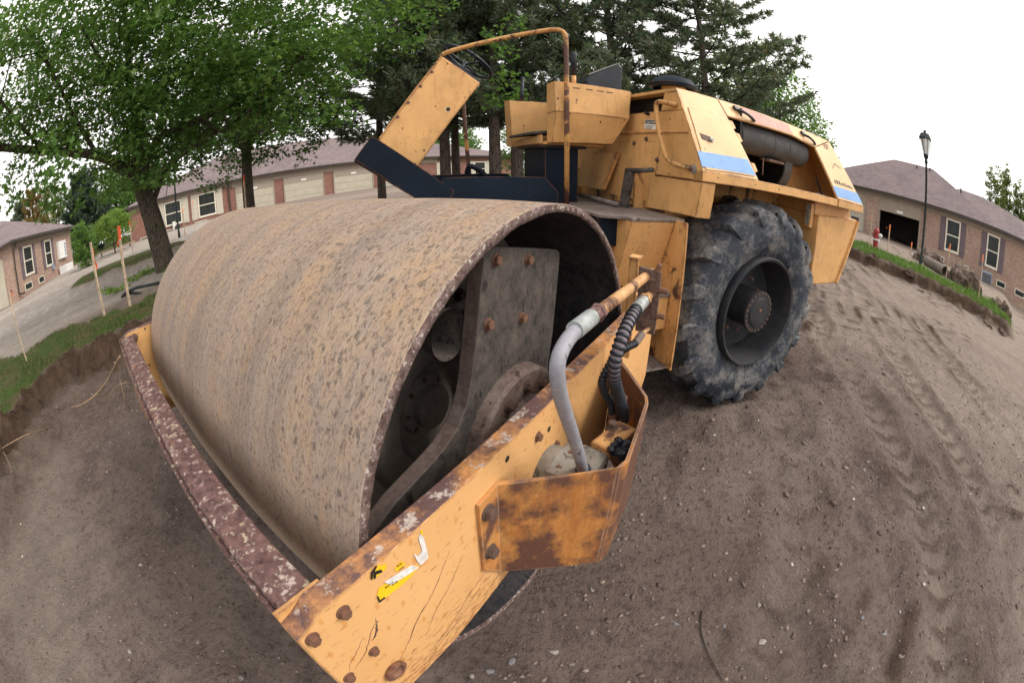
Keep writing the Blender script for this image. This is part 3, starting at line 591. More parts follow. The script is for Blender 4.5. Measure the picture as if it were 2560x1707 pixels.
# ---- drum
DW = 2.07; R0 = .76
b = MB(); n = 240; prof = [(0, .735), (0, .7585), (-.0015, .76), (-DW+.0015, .76), (-DW, .7585), (-DW, .735)]
drum = smooth_angle(MB().turn([(-.002, .7588), (-.004, .76), (-.7, .76), (-1.4, .76), (-DW+.004, .76), (-DW+.002, .7588)], (0, 0, R0), n=n).build('drum', M['drum'], RO), 30)
def ragged(y0, sgn):
    V = []; F = []; r = np.random.default_rng(4); N = 360; wi = np.convolve(r.normal(0, 1, N+12), np.ones(5)/5, 'same')[6:N+6]; w2 = r.normal(0, 1, N)
    rings = [(y0-sgn*.003, lambda k: .7592), (y0, lambda k: .7570+.0006*w2[k]), (y0+sgn*.0015, lambda k: .748), (y0, lambda k: .7365+.0016*wi[k]+.0005*w2[k]), (y0-sgn*.012, lambda k: .7345)]
    for yy, fr in rings:
        for k in range(N): a = 2*math.pi*k/N; V.append((fr(k)*math.cos(a), yy, R0+fr(k)*math.sin(a)))
    for i in range(4):
        for k in range(N): F.append((i*N+k, i*N+(k+1) % N, (i+1)*N+(k+1) % N, (i+1)*N+k))
    return MB().add(V, F)
ragged(0, 1).build('drum_rim', M['rim'], drum, smooth=True)
ragged(-DW, -1).build('drum_rim', M['rim'], drum, smooth=True)
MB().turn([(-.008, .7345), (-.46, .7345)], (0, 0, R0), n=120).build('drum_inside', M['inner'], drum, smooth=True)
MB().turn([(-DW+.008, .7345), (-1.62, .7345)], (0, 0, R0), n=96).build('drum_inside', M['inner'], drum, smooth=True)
bh = MB().turn([(-.46, .735), (-.45, .60), (-.455, .36), (-.435, .345), (-.42, .32), (-.42, .235), (-.43, .215), (-.52, .19), (-.52, .001)], (0, 0, R0), n=72).build('bulkhead', M['hubgrey'], drum); smooth_angle(bh, 35)
MB().turn([(-1.61, .735), (-1.61, .001)], (0, 0, R0), n=48).build('bulkhead', M['hubgrey'], drum)
for k in range(14):
    a = 2*math.pi*k/14+.2; bolt(bh, (.43*math.cos(a), -.452, R0+.43*math.sin(a)), (0, 1, 0), .02, .022, 'bolt_dark')
hub = smooth_angle(MB().turn([(-.52, .13), (-.50, .12), (-.49, .088), (-.455, .085), (-.45, .05), (-.45, .001)], (0, 0, R0), n=36).build('drum_hub', M['hubgrey'], RO), 35)
for k in range(8):
    a = 2*math.pi*k/8; bolt(hub, (.105*math.cos(a), -.50, R0+.105*math.sin(a)), (0, 1, 0), .010, .012, 'bolt_dark')
# rubber mount seen behind the plate
smooth_angle(MB().turn([(-.46, .060), (-.40, .085), (-.34, .075), (-.25, .055), (-.17, .070)], (.21, 0, 1.20), n=24).build('rubber_mount', M['plate'], RO), 40)
smooth_angle(MB().turn([(-.46, .060), (-.40, .085), (-.34, .075), (-.25, .055), (-.17, .070)], (-.2, 0, 1.02), n=24).build('rubber_mount', M['plate'], RO), 40)

# ---- support plate and bearing flange inside the drum mouth
pl = [(.112, 1.402), (.149, 1.237), (.176, 1.12), (.196, 1.05), (.222, 1.0), (.262, .957), (.32, .927), (.40, .908), (.52, .885), (.66, .83), (.70, .78), (.70, .62), (-.25, .60), (-.258, .92), (-.284, 1.035), (-.308, 1.199), (-.322, 1.300), (-.318, 1.322), (-.300, 1.333), (.05, 1.402), (.085, 1.409)]
sp_ = MB().prism(pl, 1, -.17, -.12).build('support_plate', M['plate'], RO, bevel=.004); sp_.data.materials.append(M['plate_edge'])
for p in sp_.data.polygons:
    if abs(p.normal.y) < .5: p.material_index = 1
for x, z in ((.068, 1.372), (-.10, 1.338), (.11, 1.205), (-.066, 1.165)): bolt(sp_, (x, -.12, z), (0, 1, 0), .0145, .016, 'bolt')
fl = smooth_angle(MB().turn([(-.12, .262), (-.085, .258), (-.075, .245), (-.075, .165), (-.06, .155), (-.06, .10), (-.075, .09), (-.075, .001)], (0, 0, R0), n=64).build('bearing_flange', M['flange'], RO), 35)
for k in range(12):
    a = 2*math.pi*k/12+.12; bolt(fl, (.205*math.cos(a), -.075, R0+.205*math.sin(a)), (0, 1, 0), .017, .022, 'bolt_dark')
MB().prism([(.10, .50), (.72, .50), (.72, .70), (.62, .80), (.50, .83)], 1, -.10, -.075).build('gusset_plate', M['plate'], RO, bevel=.003)

# ---- front frame
SP = [(.952, .50), (.952, 1.006), (.925, 1.012), (.905, 1.022), (.882, 1.034), (-1.035, 1.034), (-1.035, .56), (-.96, .49), (-.2, .505), (.36, .515), (.60, .484), (.90, .486)]
def side_frame(y0, y1, name='side_frame'):
    o = MB().prism(SP, 1, y0, y1).build(name, M['yellow'], RO, bevel=.003); o.data.materials.append(M['beam'])
    for p in o.data.polygons:
        if p.normal.z > .7: p.material_index = 1
    return o
def side_mat():
    t = NT('side_frame_paint'); o = t.tc.outputs['Object']; big = t.noise(3, detail=6); fine = t.noise(90, detail=4); mid = t.noise(24, detail=5)
    c = t.mix(t.ramp(big, .3, .7), (.66, .365, .145), (.72, .415, .175)); fk = t.mapping(o, (1, 1, .45), rot=(0, .5, 0))
    v = t.voro(42, fk); rs = t.n('ShaderNodeSeparateColor'); t.put(rs.inputs[0], v.outputs['Color'])
    c = t.mix(t.math('MULTIPLY', t.math('MULTIPLY', t.math('LESS_THAN', rs.outputs[0], .42), t.ramp(v.outputs['Distance'], .30, .18)), .65), c, (.58, .25, .055))
    v2 = t.voro(30, fk); r2 = t.n('ShaderNodeSeparateColor'); t.put(r2.inputs[0], v2.outputs['Color']); c = t.mix(t.math('MULTIPLY', t.math('LESS_THAN', r2.outputs[1], .10), t.ramp(v2.outputs['Distance'], .17, .10)), c, t.mix(fine, (.05, .022, .014), (.20, .075, .03)))
    sp = t.n('ShaderNodeSeparateXYZ'); t.put(sp.inputs[0], o); low = t.ramp(sp.outputs[2], .72, .50)                      # stone-chipped towards the bottom edge
    c = t.mix(t.math('MULTIPLY', t.ramp(t.math('ADD', t.noise(60, t.mapping(o, (.5, 1, 2)), 5, .7), t.math('MULTIPLY', low, .13)), .60, .68), .8), c, (.27, .10, .035))
    e = t.math('MULTIPLY', t.edge(.010, .92), t.ramp(t.math('ADD', mid, t.math('MULTIPLY', fine, .3)), .45, .65)); c = t.mix(e, c, t.mix(fine, (.06, .028, .02), (.33, .13, .045)))
    return t.done(c, .5, 0, t.bump(mid, .002, .4), .35)
SFM = side_mat()
sf = side_frame(.030, .080); sf.data.materials[0] = SFM
def top_mat():
    t = NT('worn_top_edge'); f = t.noise(9, detail=8, rough=.7); g = t.noise(48, detail=5, rough=.65)
    c = t.mix(t.ramp(f, .42, .60), (.115, .065, .06), (.52, .24, .085)); c = t.mix(t.ramp(t.noise(23, detail=6, rough=.7), .55, .62), c, (.46, .38, .33)); c = t.mix(t.math('MULTIPLY', t.ramp(g, .5, .68), .6), c, (.10, .045, .035))
    return t.done(c, .75, 0, t.bump(t.math('ADD', f, g), .005, .8), .25)
sf.data.materials[1] = top_mat()
for x, z, r, k in ((.926, .985, .021, 'bolt'), (.846, .988, .021, 'bolt'), (.840, .800, .018, 'bolt'), (.925, .785, .020, 'bolt'), (.185, .962, .019, 'bolt'), (-.02, .90, .017, 'bolt'), (-.03, .83, .016, 'bolt'), (.07, .86, .016, 'bolt')):
    bolt(sf, (x, .08, z), (0, 1, 0), r*.62, r*.66, k)
for x, z in ((.12, .945), (.33, .99), (-.36, .90)):
    MB().turn([(.0805, .001), (.0805, .009)], (x, 0, z), n=14).build('bolt_hole', M['ink'], sf)
# big towing eye hole with its bushing, and gouges in the paint
eye = MB().turn([(.0, .001), (.0, .030), (.012, .034), (.012, .024), (.002, .020), (.002, .001)], (.825, .0805, .655), n=20).build('towing_eye', M['bolt'], sf)
def gouge(pts, w, mat='bolt'):
    P = bez([(x, .0802, z) for x, z in pts], 6); rg = random.Random(int(1e4*pts[0][0])); P = [p+np.array([rg.gauss(0, .0012), 0, rg.gauss(0, .0012)]) for p in P]
    return MB().tube(P, [w*.5*(.25+.75*math.sin(math.pi*(i+.6)/len(P)))*rg.uniform(.5, 1.2) for i in range(len(P))], 5).build('gouge', M[mat], sf)
gouge([(.795, .892), (.803, .865), (.812, .848), (.826, .838)], .006, 'bolt_dark'); gouge([(.80, .885), (.83, .852), (.86, .815), (.90, .795)], .0028)
gouge([(.56, .885), (.64, .80), (.70, .765), (.76, .70), (.80, .665)], .003); gouge([(.52, .83), (.58, .77), (.65, .72), (.70, .66)], .002); gouge([(.44, .66), (.52, .64), (.62, .585), (.74, .555)], .0028); gouge([(.47, .62), (.56, .575), (.64, .56), (.70, .54)], .002); gouge([(.84, .875), (.87, .845), (.90, .825), (.915, .80)], .002)
sf2 = side_frame(-DW-.08, -DW-.03)
for x, z in ((.925, 1.0), (.845, .99)): bolt(sf2, (x, -DW-.03, z), (0, 1, 0), .022, .02, 'bolt_dark')
bm = MB()
def beam_sec(y): return [(.850, y, .84), (.936, y, .84), (.938, y, .86), (.938, y, 1.004), (.934, y, 1.013), (.925, y, 1.017), (.863, y, 1.017), (.853, y, 1.013), (.849, y, 1.004), (.848, y, .86)]
bm.loft(beam_sec(-DW-.028), beam_sec(.020)); smooth_angle(bm.build('front_beam', M['beam'], RO), 25)
MB().box(.9385, .950, -DW-.028, .02, .82, .992).build('beam_lip', M['beam'], RO, bevel=.002)
MB().prism([(.838, .86), (.951, .86), (.951, 1.030), (.838, 1.030)], 1, .0202, .0298).build('beam_end_plate', M['yellow_rust'], RO, bevel=.002)
MB().box(-1.06, -1.0, -DW-.03, .03, .52, 1.0).build('rear_crossmember', M['yellow'], RO, bevel=.006)
MB().box(.79, .845, -DW-.02, -.01, .50, .60).build('scraper_bar', M['plate_edge'], RO, bevel=.004)
# torn warning sticker
def flat(name, pts, mat, parent, y=.0812, t=.0006): return MB().prism(pts, 1, y, y+t).build(name, mat, parent)
def onp(px):
    """point of the photograph on the outer face of the near side frame"""
    out = []
    for x, y in px:
        X, Y = x-1280, 853.5-y; r = math.hypot(X, Y); th = 2*math.asin(r/(2*FPX)); d = np.array([X/r*math.sin(th), Y/r*math.sin(th), math.cos(th)]) @ AX
        t = (.0812-CAM_M[1])/d[1]; P = CAM_M+d*t; out.append((P[0], P[2]))
    return out
c7 = lambda l: [(600+x/2.6133, 1107+y/2.6133) for x, y in l]
st = flat('sticker_scrap', onp(c7([(858, 850), (890, 800), (958, 790), (952, 825), (930, 838), (905, 865), (890, 875), (870, 890), (856, 890)])), M['sticker'], sf)
flat('sticker_scrap', onp(c7([(1008, 825), (1030, 790), (1055, 768), (1085, 790), (1062, 805), (1030, 838)])), M['sticker'], sf)
flat('sticker_scrap', onp(c7([(905, 945), (960, 915), (1040, 862), (1100, 800), (1168, 800), (1120, 870), (1040, 940), (960, 1000), (915, 1030), (895, 995)])), M['sticker'], sf)
flat('sticker_scrap', onp(c7([(940, 905), (1030, 850), (1120, 795), (1165, 808), (1110, 850), (1040, 890), (980, 925)])), M['sticker_white'], sf, .0819)
flat('sticker_scrap', onp(c7([(1165, 620), (1180, 590), (1200, 620), (1222, 700), (1230, 745), (1180, 797), (1158, 770), (1132, 720), (1165, 738), (1190, 700)])), M['sticker_white'], sf)
flat('sticker_scrap', onp(c7([(1178, 575), (1192, 568), (1196, 600), (1184, 596)])), M['sticker'], sf)
flat('sticker_frame', onp(c7([(852, 845), (888, 795), (892, 803), (866, 850), (862, 888), (853, 888)])), M['ink'], sf, .0825)
flat('sticker_frame', onp(c7([(868, 870), (872, 838), (918, 822), (928, 838), (900, 850), (886, 852), (884, 878), (872, 886)])), M['ink'], sf, .0825)
flat('sticker_frame', onp(c7([(893, 1000), (908, 1040), (945, 1010), (940, 1002), (912, 1024), (900, 995)])), M['ink'], sf, .0825)
FONT = {}
def text(name, s, mat, parent, origin, xdir, updir, size, xf=None, align='LEFT'):
    cu = bpy.data.curves.new(name, 'FONT'); cu.body = s; cu.size = size; cu.align_x = align; cu.extrude = .0002; o = bpy.data.objects.new(name, cu); COL.objects.link(o); cu.materials.append(mat)
    x = Vector(xdir).normalized(); u = Vector(updir); nrm = x.cross(u).normalized(); u = nrm.cross(x)
    mm = Matrix(((x.x, u.x, nrm.x, origin[0]), (x.y, u.y, nrm.y, origin[1]), (x.z, u.z, nrm.z, origin[2]), (0, 0, 0, 1)))
    me = bpy.data.meshes.new_from_object(o, depsgraph=bpy.context.evaluated_depsgraph_get()); bpy.data.objects.remove(o); o = bpy.data.objects.new(name, me); COL.objects.link(o)
    o.matrix_local = (xf @ mm) if xf is not None else mm; o.parent = parent; return o
def text_on_plate(s, p0, p1, size):
    (x0, z0), (x1, z1) = onp(c7([p0, p1])); dx = Vector((x1-x0, 0, z1-z0)).normalized(); text('lettering', s, M['ink'], sf, (x0, .0828, z0), dx, (-dx.z*0, 0, 1) if abs(dx.z) < .9 else (0, 0, 1), size)
text_on_plate('BLOCK', (945, 948), (1010, 900), .0068); text_on_plate('IS NE', (990, 930), (1060, 880), .0068); text_on_plate('BETE', (1022, 808), (1072, 775), .0060); text_on_plate('KING', (1035, 832), (1082, 800), .0060)

# ---- hose guard bolted to the side frame
gt = [(.460, .0805), (.383, .0805), (.180, .312), (.150, .322), (-.130, .290), (-.165, .276), (-.330, .120), (-.40, .0805)]
gi = [(.460, .0905), (.388, .0905), (.187, .302), (.150, .3115), (-.128, .280), (-.160, .268), (-.322, .112), (-.40, .0905)]
def gz0(i): return [.692, .60, .548, .548, .55, .55, .58, .62][i]
def gz1(i): return [.950, .957, .951, .950, .955, .958, .985, .99][i]
V = []; 
for i in range(8):
    (xo, yo), (xi, yi) = (gt[i], gi[i])
    if i < 1 or i == 7: xo, yo, xi, yi = gi[i][0], gi[i][1], gt[i][0], gt[i][1]
    if i == 1: xo, yo, xi, yi = gi[1][0], gi[1][1], gt[1][0]-.004, gt[1][1]
    V += [(xo, yo, gz0(i)), (xi, yi, gz0(i)), (xi, yi, gz1(i)), (xo, yo, gz1(i))]
F = [(4*i+k, 4*i+(k+1) % 4, 4*i+4+(k+1) % 4, 4*i+4+k) for i in range(7) for k in range(4)]+[(3, 2, 1, 0), (28, 29, 30, 31)]
hg = MB().add(V, F).build('hose_guard', M['guard'], RO, bevel=.0035); hg.data.materials.append(M['yellow_rust'])
bolt(hg, (.432, .0905, .905), (0, 1, 0), .0185, .02, 'bolt_dark'); bolt(hg, (.432, .0905, .752), (0, 1, 0), .0185, .02, 'bolt_dark')
# inside the guard: vibration motor casting, block and fitting
mo = smooth_angle(MB().turn([(.081, .082), (.12, .085), (.135, .074), (.15, .070), (.19, .066), (.205, .055), (.205, .001)], (.13, 0, .80), n=40).build('vibration_motor', M['silver'], RO), 35)
for k in range(6):
    a = k*1.047; bolt(mo, (.13+.072*math.cos(a), .135, .80+.072*math.sin(a)), (0, 1, 0), .009, .012, 'bolt')
MB().box(.03, .20, .10, .24, .80, .868).build('motor_casting', M['silver'], mo, bevel=.02)
MB().obox((-.03, .225, .86), ((1, -.25, 0), (.25, 1, 0), (0, 0, 1)), (.075, .035, .02)).build('motor_port_block', M['yellow_rust'], mo, bevel=.006)
bolt(mo, (-.06, .205, .88), (0, 0, 1), .016, .022, 'bolt_dark')
b = MB()
r_ = random.Random(2)
for k in range(26): b.turn([(-.014, .001), (-.006, .012), (.006, .012), (.014, .001)], (.02+r_.uniform(-.03, .03), .262+r_.uniform(-.02, .02), .872+r_.uniform(-.004, .02)), (r_.uniform(-1, 1), r_.uniform(-1, 1), 1), 6)
b.build('tar_lump', M['hose_black'], hg)

# ---- pipes and hoses over the frame
PB = (-.27, .19)
br = MB().prism([(.180, 1.115), (.245, 1.112), (.245, 1.318), (.172, 1.326)], 0, -.290, -.276).build('pipe_bracket', M['bolt_dark'], RO, bevel=.002)
for y, z in ((.230, 1.318), (.245, 1.262), (.245, 1.178)): bolt(br, (-.283, y, z), (0, .3, 1) if z > 1.3 else (0, 1, 0), .009, .026, 'bolt')
MB().bar((-.305, .148, 1.0), (-.305, .148, 1.345), .014, .03).build('bracket_post', M['yellow_rust'], br, bevel=.003)
MB().box(-.325, -.275, .135, .172, 1.346, 1.352).build('bracket_hook', M['yellow'], br, bevel=.001)
HY = .195
p1 = smooth_angle(MB().tube([(-.36, HY, 1.292), (-.28, HY, 1.296), (.165, HY, 1.310)], .0150, 20).build('hydraulic_pipe', M['pipe'], RO), 40)
smooth_angle(MB().turn([(0, .014), (.003, .0215), (.018, .0215), (.020, .018), (.055, .018), (.057, .014)], (.125, HY, 1.3085), (1, 0, .03), 6).build('pipe_nut', M['beam'], p1), 20)
smooth_angle(MB().tube([(.175, HY, 1.3105), (.262, HY, 1.3115)], .0190, 24).build('hose_fitting', M['fitting'], p1), 40)
hp = bez([(.245, HY, 1.311), (.300, .197, 1.305), (.338, .200, 1.288), (.346, .202, 1.255), (.325, .203, 1.195), (.290, .203, 1.130), (.245, .203, 1.050), (.205, .204, .975), (.165, .205, .895), (.15, .206, .865)], 10)
h1 = smooth_angle(MB().tube(hp, .0152, 20).build('hydraulic_hose', M['hose_grey'], RO), 60); h1['label'] = 'grey hydraulic hose bending down into the guard'
b = MB()
for i in range(34, len(hp)-6, 3):
    t = hp[i+1]-hp[i-1]; t /= np.linalg.norm(t); t = t+np.array([.0, .25, .12]); b.turn([(-.001, .0150), (0, .0158), (.001, .0150)], hp[i], t, 24)
b.build('hose_cord', M['root'], h1)
smooth_angle(MB().turn([(-.007, .0155), (-.007, .021), (.008, .021), (.008, .0155)], hp[-6], hp[-5]-hp[-7], 24, True).build('hose_clamp', M['hose_black'], h1), 40)
# black convoluted hose
p2 = smooth_angle(MB().tube([(-.36, .213, 1.236), (-.21, .213, 1.241)], .0145, 18).build('hydraulic_pipe', M['pipe'], RO), 40)
smooth_angle(MB().turn([(0, .014), (.003, .0215), (.018, .0215), (.020, .014)], (-.232, .213, 1.240), (1, 0, .03), 6).build('pipe_nut', M['pipe'], p2), 20)
smooth_angle(MB().tube([(-.206, .213, 1.241), (-.135, .212, 1.237)], .0190, 22).build('hose_fitting', M['fitting'], p2), 40)
hq = bez([(-.15, .212, 1.238), (-.085, .212, 1.226), (-.025, .210, 1.192), (.000, .206, 1.140), (-.012, .203, 1.085), (-.055, .202, 1.025), (-.105, .204, .960), (-.150, .206, .893), (-.175, .208, .84)], 12)
def corrug(path, r, amp, pitch):
    P = []; R = []; L = 0; out = [path[0]]; d = [0]
    for a, b_ in zip(path, path[1:]): d.append(d[-1]+np.linalg.norm(b_-a))
    d = np.array(d); A = np.array(path); n_ = int(d[-1]/pitch*8)
    for k in range(n_+1):
        s = d[-1]*k/n_; P.append([np.interp(s, d, A[:, i]) for i in range(3)]); R.append(r+amp*(1 if math.sin(2*math.pi*s/pitch) > -.1 else -1)*min(1, abs(math.sin(2*math.pi*s/pitch)+.1)*3))
    return P, R
P, R = corrug(hq, .0165, .0026, .0160); h2 = MB().tube(P, R, 22).build('hydraulic_hose', M['hose_black'], RO); smooth_angle(h2, 70); h2['label'] = 'black spiral-wrapped hydraulic hose'
P3, _ = corrug(hq, 1, 0, .03); MB().tube(P3, .0158, 20).build('hose_core', M['hose_wrap'], h2, smooth=True)
bolt(h2, (-.162, .202, .905), (.3, .1, .9), .012, .04, 'bolt'); bolt(h2, (-.175, .204, .872), (0, 0, 1), .018, .022, 'bolt_dark')
p3 = smooth_angle(MB().tube([(-.30, .225, 1.128), (-.20, .222, 1.140), (-.155, .218, 1.130)], .007, 14).build('hydraulic_pipe', M['pipe'], RO), 40)
smooth_angle(MB().tube([(-.20, .222, 1.140), (-.15, .217, 1.128)], .012, 14).build('hose_fitting', M['plate_edge'], p3), 40)
hr = bez([(-.15, .217, 1.128), (-.10, .196, 1.122), (-.045, .180, 1.10), (-.03, .166, 1.05), (-.065, .165, .99), (-.12, .170, .93), (-.15, .172, .87)], 10)
P, R = corrug(hr, .0105, .0016, .0125); h3 = smooth_angle(MB().tube(P, R, 16).build('hydraulic_hose', M['hose_black'], RO), 70); h3['label'] = 'thin black hose beside the spiral-wrapped one'
smooth_angle(MB().tube([P[-1], (np.array(P[-1])+[-.02, .012, -.07]).tolist()], .014, 12).build('hose_fitting', M['bolt'], h3), 40)

# ================================================================== rear half (own frame, steered)
def RB(mb, name, mat, parent=None, bevel=.004, smooth=False): return mb.build(name, mat, parent or RO, smooth, bevel, RX)
# ---- wheels
def tyre_mesh():
    pr = [(-.20, .395), (-.232, .44), (-.252, .52), (-.252, .60), (-.232, .672), (-.185, .705), (-.09, .718), (0, .721), (.09, .718), (.185, .705), (.232, .672), (.252, .60), (.252, .52), (.232, .44), (.20, .395), (.21, .385), (-.21, .385)]
    b = MB().turn([(w, r) for w, r in pr], (0, 0, 0), (0, 1, 0), 96, closed=True)
    def base(w):
        ws = [p[0] for p in pr[2:13]]; rs = [p[1] for p in pr[2:13]]; return float(np.interp(w, ws, rs))
    N = 17; rr = random.Random(9)
    for side in (-1, 1):
        for k in range(N):
            t0 = 2*math.pi*(k+(.5 if side > 0 else 0))/N; rings = []
            # stations: (across, top radius, sweep along the circumference, half width)
            jit = rr.uniform(-.006, .006)
            for w, rt, sw, hw in ((-.02, .750, .00, .040), (.06, .757, .05, .045), (.14, .756, .115, .050), (.205, .745+jit*.5, .165, .056), (.238, .720+jit, .190, .058), (.257, .678, .205, .056), (.261, .630, .215, .044), (.252, .590, .22, .022)):
                th = t0+sw*1.0; out = []
                inner = w <= .205
                for dth, top in ((-1, 0), (-.72, 1), (.72, 1), (1, 0)):
                    a = th+dth*hw/.72
                    if inner: r_l = rt if top else base(w)-.01; ww = w
                    else:
                        wb = min(w, .248); ww = w if top else wb-.014; r_l = rt if top else rt-.012
                    out.append((r_l*math.cos(a), side*ww, r_l*math.sin(a)))
                rings.append(out)
            for a, c in zip(rings, rings[1:]): b.add(a+c, [(i, i+1, 5+i, 4+i) for i in range(3)])
            b.add(rings[0], [(0, 1, 2, 3)]); b.add(rings[-1], [(0, 1, 2, 3)])
    return b
def rim_parts():
    rim = MB().turn([(.20, .395), (.245, .398), (.262, .388), (.258, .372), (.235, .366), (.20, .362), (.10, .345), (.05, .340), (.02, .338), (.012, .30), (.022, .26), (.022, .10), (-.2, .10), (-.2, .395)], (0, 0, 0), (0, 1, 0), 72)
    hubm = MB().turn([(.0, .142), (.045, .140), (.16, .128), (.205, .128), (.208, .150), (.232, .150), (.234, .104), (.243, .100), (.246, .05), (.246, .001)], (0, 0, 0), (0, 1, 0), 48)
    return rim, hubm
tme = smooth_angle(tyre_mesh().build('tyre', M['tyre'], None), 38); rmb, hbm = rim_parts()
rme = smooth_angle(rmb.build('rim', M['rimsteel'], None), 35); hme = smooth_angle(hbm.build('hub', M['rimsteel'], None), 35)
wt = None
for side in (1, -1):
    # local transform of the wheel in the machine frame
    mt = RX @ Matrix.Translation((0, .79*side, .757)) @ (Matrix.Identity(4) if side > 0 else Matrix.Rotation(math.pi, 4, 'Z'))
    w = bpy.data.objects.new('rear_wheel', None); COL.objects.link(w); w.empty_display_size = .3; w.parent = RO; w.matrix_local = mt @ Matrix.Rotation(.11, 4, 'Y')
    for src in (tme, rme, hme):
        o = src if side > 0 else src.copy()
        if side < 0: COL.objects.link(o)
        o.parent = w
    for k in range(22 if side > 0 else 0):
        a = 2*math.pi*k/22; o = bpy.data.objects.new('bolt', BM['bolt_dark']); COL.objects.link(o); o.parent = w; o.matrix_local = Matrix.Translation((.137*math.cos(a), .232, .137*math.sin(a))) @ Vector((0, 1, 0)).to_track_quat('Z', 'Y').to_matrix().to_4x4() @ Matrix.Diagonal((.008, .008, .010, 1))
    for k in range(10 if side > 0 else 0):
        a = 2*math.pi*k/10+.3; o = bpy.data.objects.new('bolt', BM['bolt_dark']); COL.objects.link(o); o.parent = w; o.matrix_local = Matrix.Translation((.205*math.cos(a), .022, .205*math.sin(a))) @ Vector((0, 1, 0)).to_track_quat('Z', 'Y').to_matrix().to_4x4() @ Matrix.Diagonal((.016, .016, .024, 1))
    if side > 0:
        nb = MB().turn([(.246, .012), (.250, .012), (.250, .001)], (0, 0, .02), (0, 1, 0), 8); o = nb.build('hub_plug', M['bolt'], w)

# ---- hood: slanted left flank with the open engine bay
def sy(z): return 1.05-(z-1.65)*.497
_nn = np.array([0, .503, .25])/math.hypot(.503, .25)
def slant(pts, t=.02, off=0.):
    A = [np.array([x, sy(z), z])+_nn*off for x, z in pts]; B = [p-_nn*t for p in A]; return MB().loft(A, B)
HP = lambda pts, name, mat, par=None, t=.02, off=0, bevel=.004: RB(slant(pts, t, off), name, mat, par, bevel)
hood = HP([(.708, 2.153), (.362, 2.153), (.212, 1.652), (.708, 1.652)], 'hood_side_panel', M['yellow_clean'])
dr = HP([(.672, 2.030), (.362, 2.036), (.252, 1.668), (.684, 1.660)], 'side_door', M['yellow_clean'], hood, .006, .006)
HP([(.712, 1.758), (.272, 1.768), (.238, 1.675), (.712, 1.672)], 'blue_stripe', M['blue'], hood, .0008, .0072, 0)
lt = HP([(.650, 1.872), (.566, 1.862), (.560, 1.826), (.645, 1.835)], 'door_latch', M['bolt_dark'], dr, .004, .008, .001)
RB(MB().turn([(0, .001), (.012, .014), (.016, .001)], (.575, sy(1.845)+.012, 1.846), tuple(_nn), 12), 'latch_knob', M['bolt_bright'], dr, 0)
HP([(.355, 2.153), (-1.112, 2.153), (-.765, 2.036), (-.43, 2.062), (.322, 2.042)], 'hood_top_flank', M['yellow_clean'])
HP([(.14, 2.150), (-.43, 2.140), (-.452, 2.072), (.055, 2.058)], 'faded_red_panel', M['red'], hood, .0008, .0012, 0)
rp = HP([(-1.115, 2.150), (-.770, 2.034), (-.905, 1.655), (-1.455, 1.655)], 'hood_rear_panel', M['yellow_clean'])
HP([(-.868, 1.752), (-1.388, 1.756), (-1.448, 1.672), (-.898, 1.672)], 'blue_stripe', M['blue'], rp, .0008, .0022, 0)
text('lettering', '107', M['bolt_dark'], rp, (-.935, sy(2.062)+.004, 2.062), (-1, 0, 0), (0, -.497, 1), .075, RX)
b = MB(); r_ = random.Random(5)
for k in range(9):
    x = -.93-.043*k
    for j in range(3): b.add([(x+r_.uniform(0, .018), sy(z_)+.0032, z_) for z_ in ()], [])
for k in range(9):
    x = -.93-.043*k
    A = [(x, 1.778), (x-.026, 1.779), (x-.028, 1.779+r_.uniform(.012, .034)), (x-.004, 1.778+r_.uniform(.012, .034))]; q = slant(A, .0006, .0026); b.add(q.v, q.f)
RB(b, 'lettering', M['muffler'], rp, 0)
gb = MB()
for (x0, z0), (x1, z1) in (((-.98, 1.905), (-1.06, 1.955)), ((-1.06, 1.955), (-1.10, 1.945)), ((-1.10, 1.945), (-1.16, 1.93))): gb.bar((x0, sy(z0)+.0025, z0), (x1, sy(z1)+.0025, z1), .006, .001, up=tuple(_nn))
RB(gb, 'paint_crack', M['bolt_dark'], rp, 0)
for x0, z0 in ((.235, 2.130), (-.585, 2.124)):
    c = RB(slant([(x0, z0), (x0-.05, z0-.004), (x0-.055, z0-.03), (x0-.005, z0-.026)], .02, .022), 'rubber_clip', M['hose_black'], hood, .003)
    P = [(x0-.04, sy(z0-.02)+.018, z0-.02), (x0-.07, sy(z0-.025)+.04, z0-.028), (x0-.11, sy(z0-.03)+.036, z0-.036), (x0-.145, sy(z0-.045)+.03, z0-.048), (x0-.19, sy(z0-.06)+.012, z0-.064)]
    RB(MB().tube(bez(P, 5), [.011]*21, 8), 'clip_strap', M['hose_black'], c, 0)
for x, z in ((.318, 1.99), (.292, 1.91), (.232, 1.73)): RB(slant([(x, z+.03), (x-.035, z+.028), (x-.045, z-.02), (x-.012, z-.03)], .005, -.004), 'door_hinge', M['yellow'], hood, .001)
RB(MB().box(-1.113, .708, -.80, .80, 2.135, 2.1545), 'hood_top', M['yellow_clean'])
RB(MB().loft([(-1.113, -.80, 2.150), (-1.113, .80, 2.150), (-1.455, 1.045, 1.655), (-1.455, -1.045, 1.655)], [(-1.09, -.80, 2.135), (-1.09, .80, 2.135), (-1.43, 1.03, 1.655), (-1.43, -1.03, 1.655)]), 'hood_rear', M['yellow'])
RB(MB().loft([(.708, -.80, 2.153), (-1.113, -.80, 2.153), (-1.455, -1.05, 1.65), (.708, -1.05, 1.65)], [(.708, -.78, 2.14), (-1.113, -.78, 2.14), (-1.455, -1.03, 1.65), (.708, -1.03, 1.65)]), 'hood_side_panel', M['yellow'])
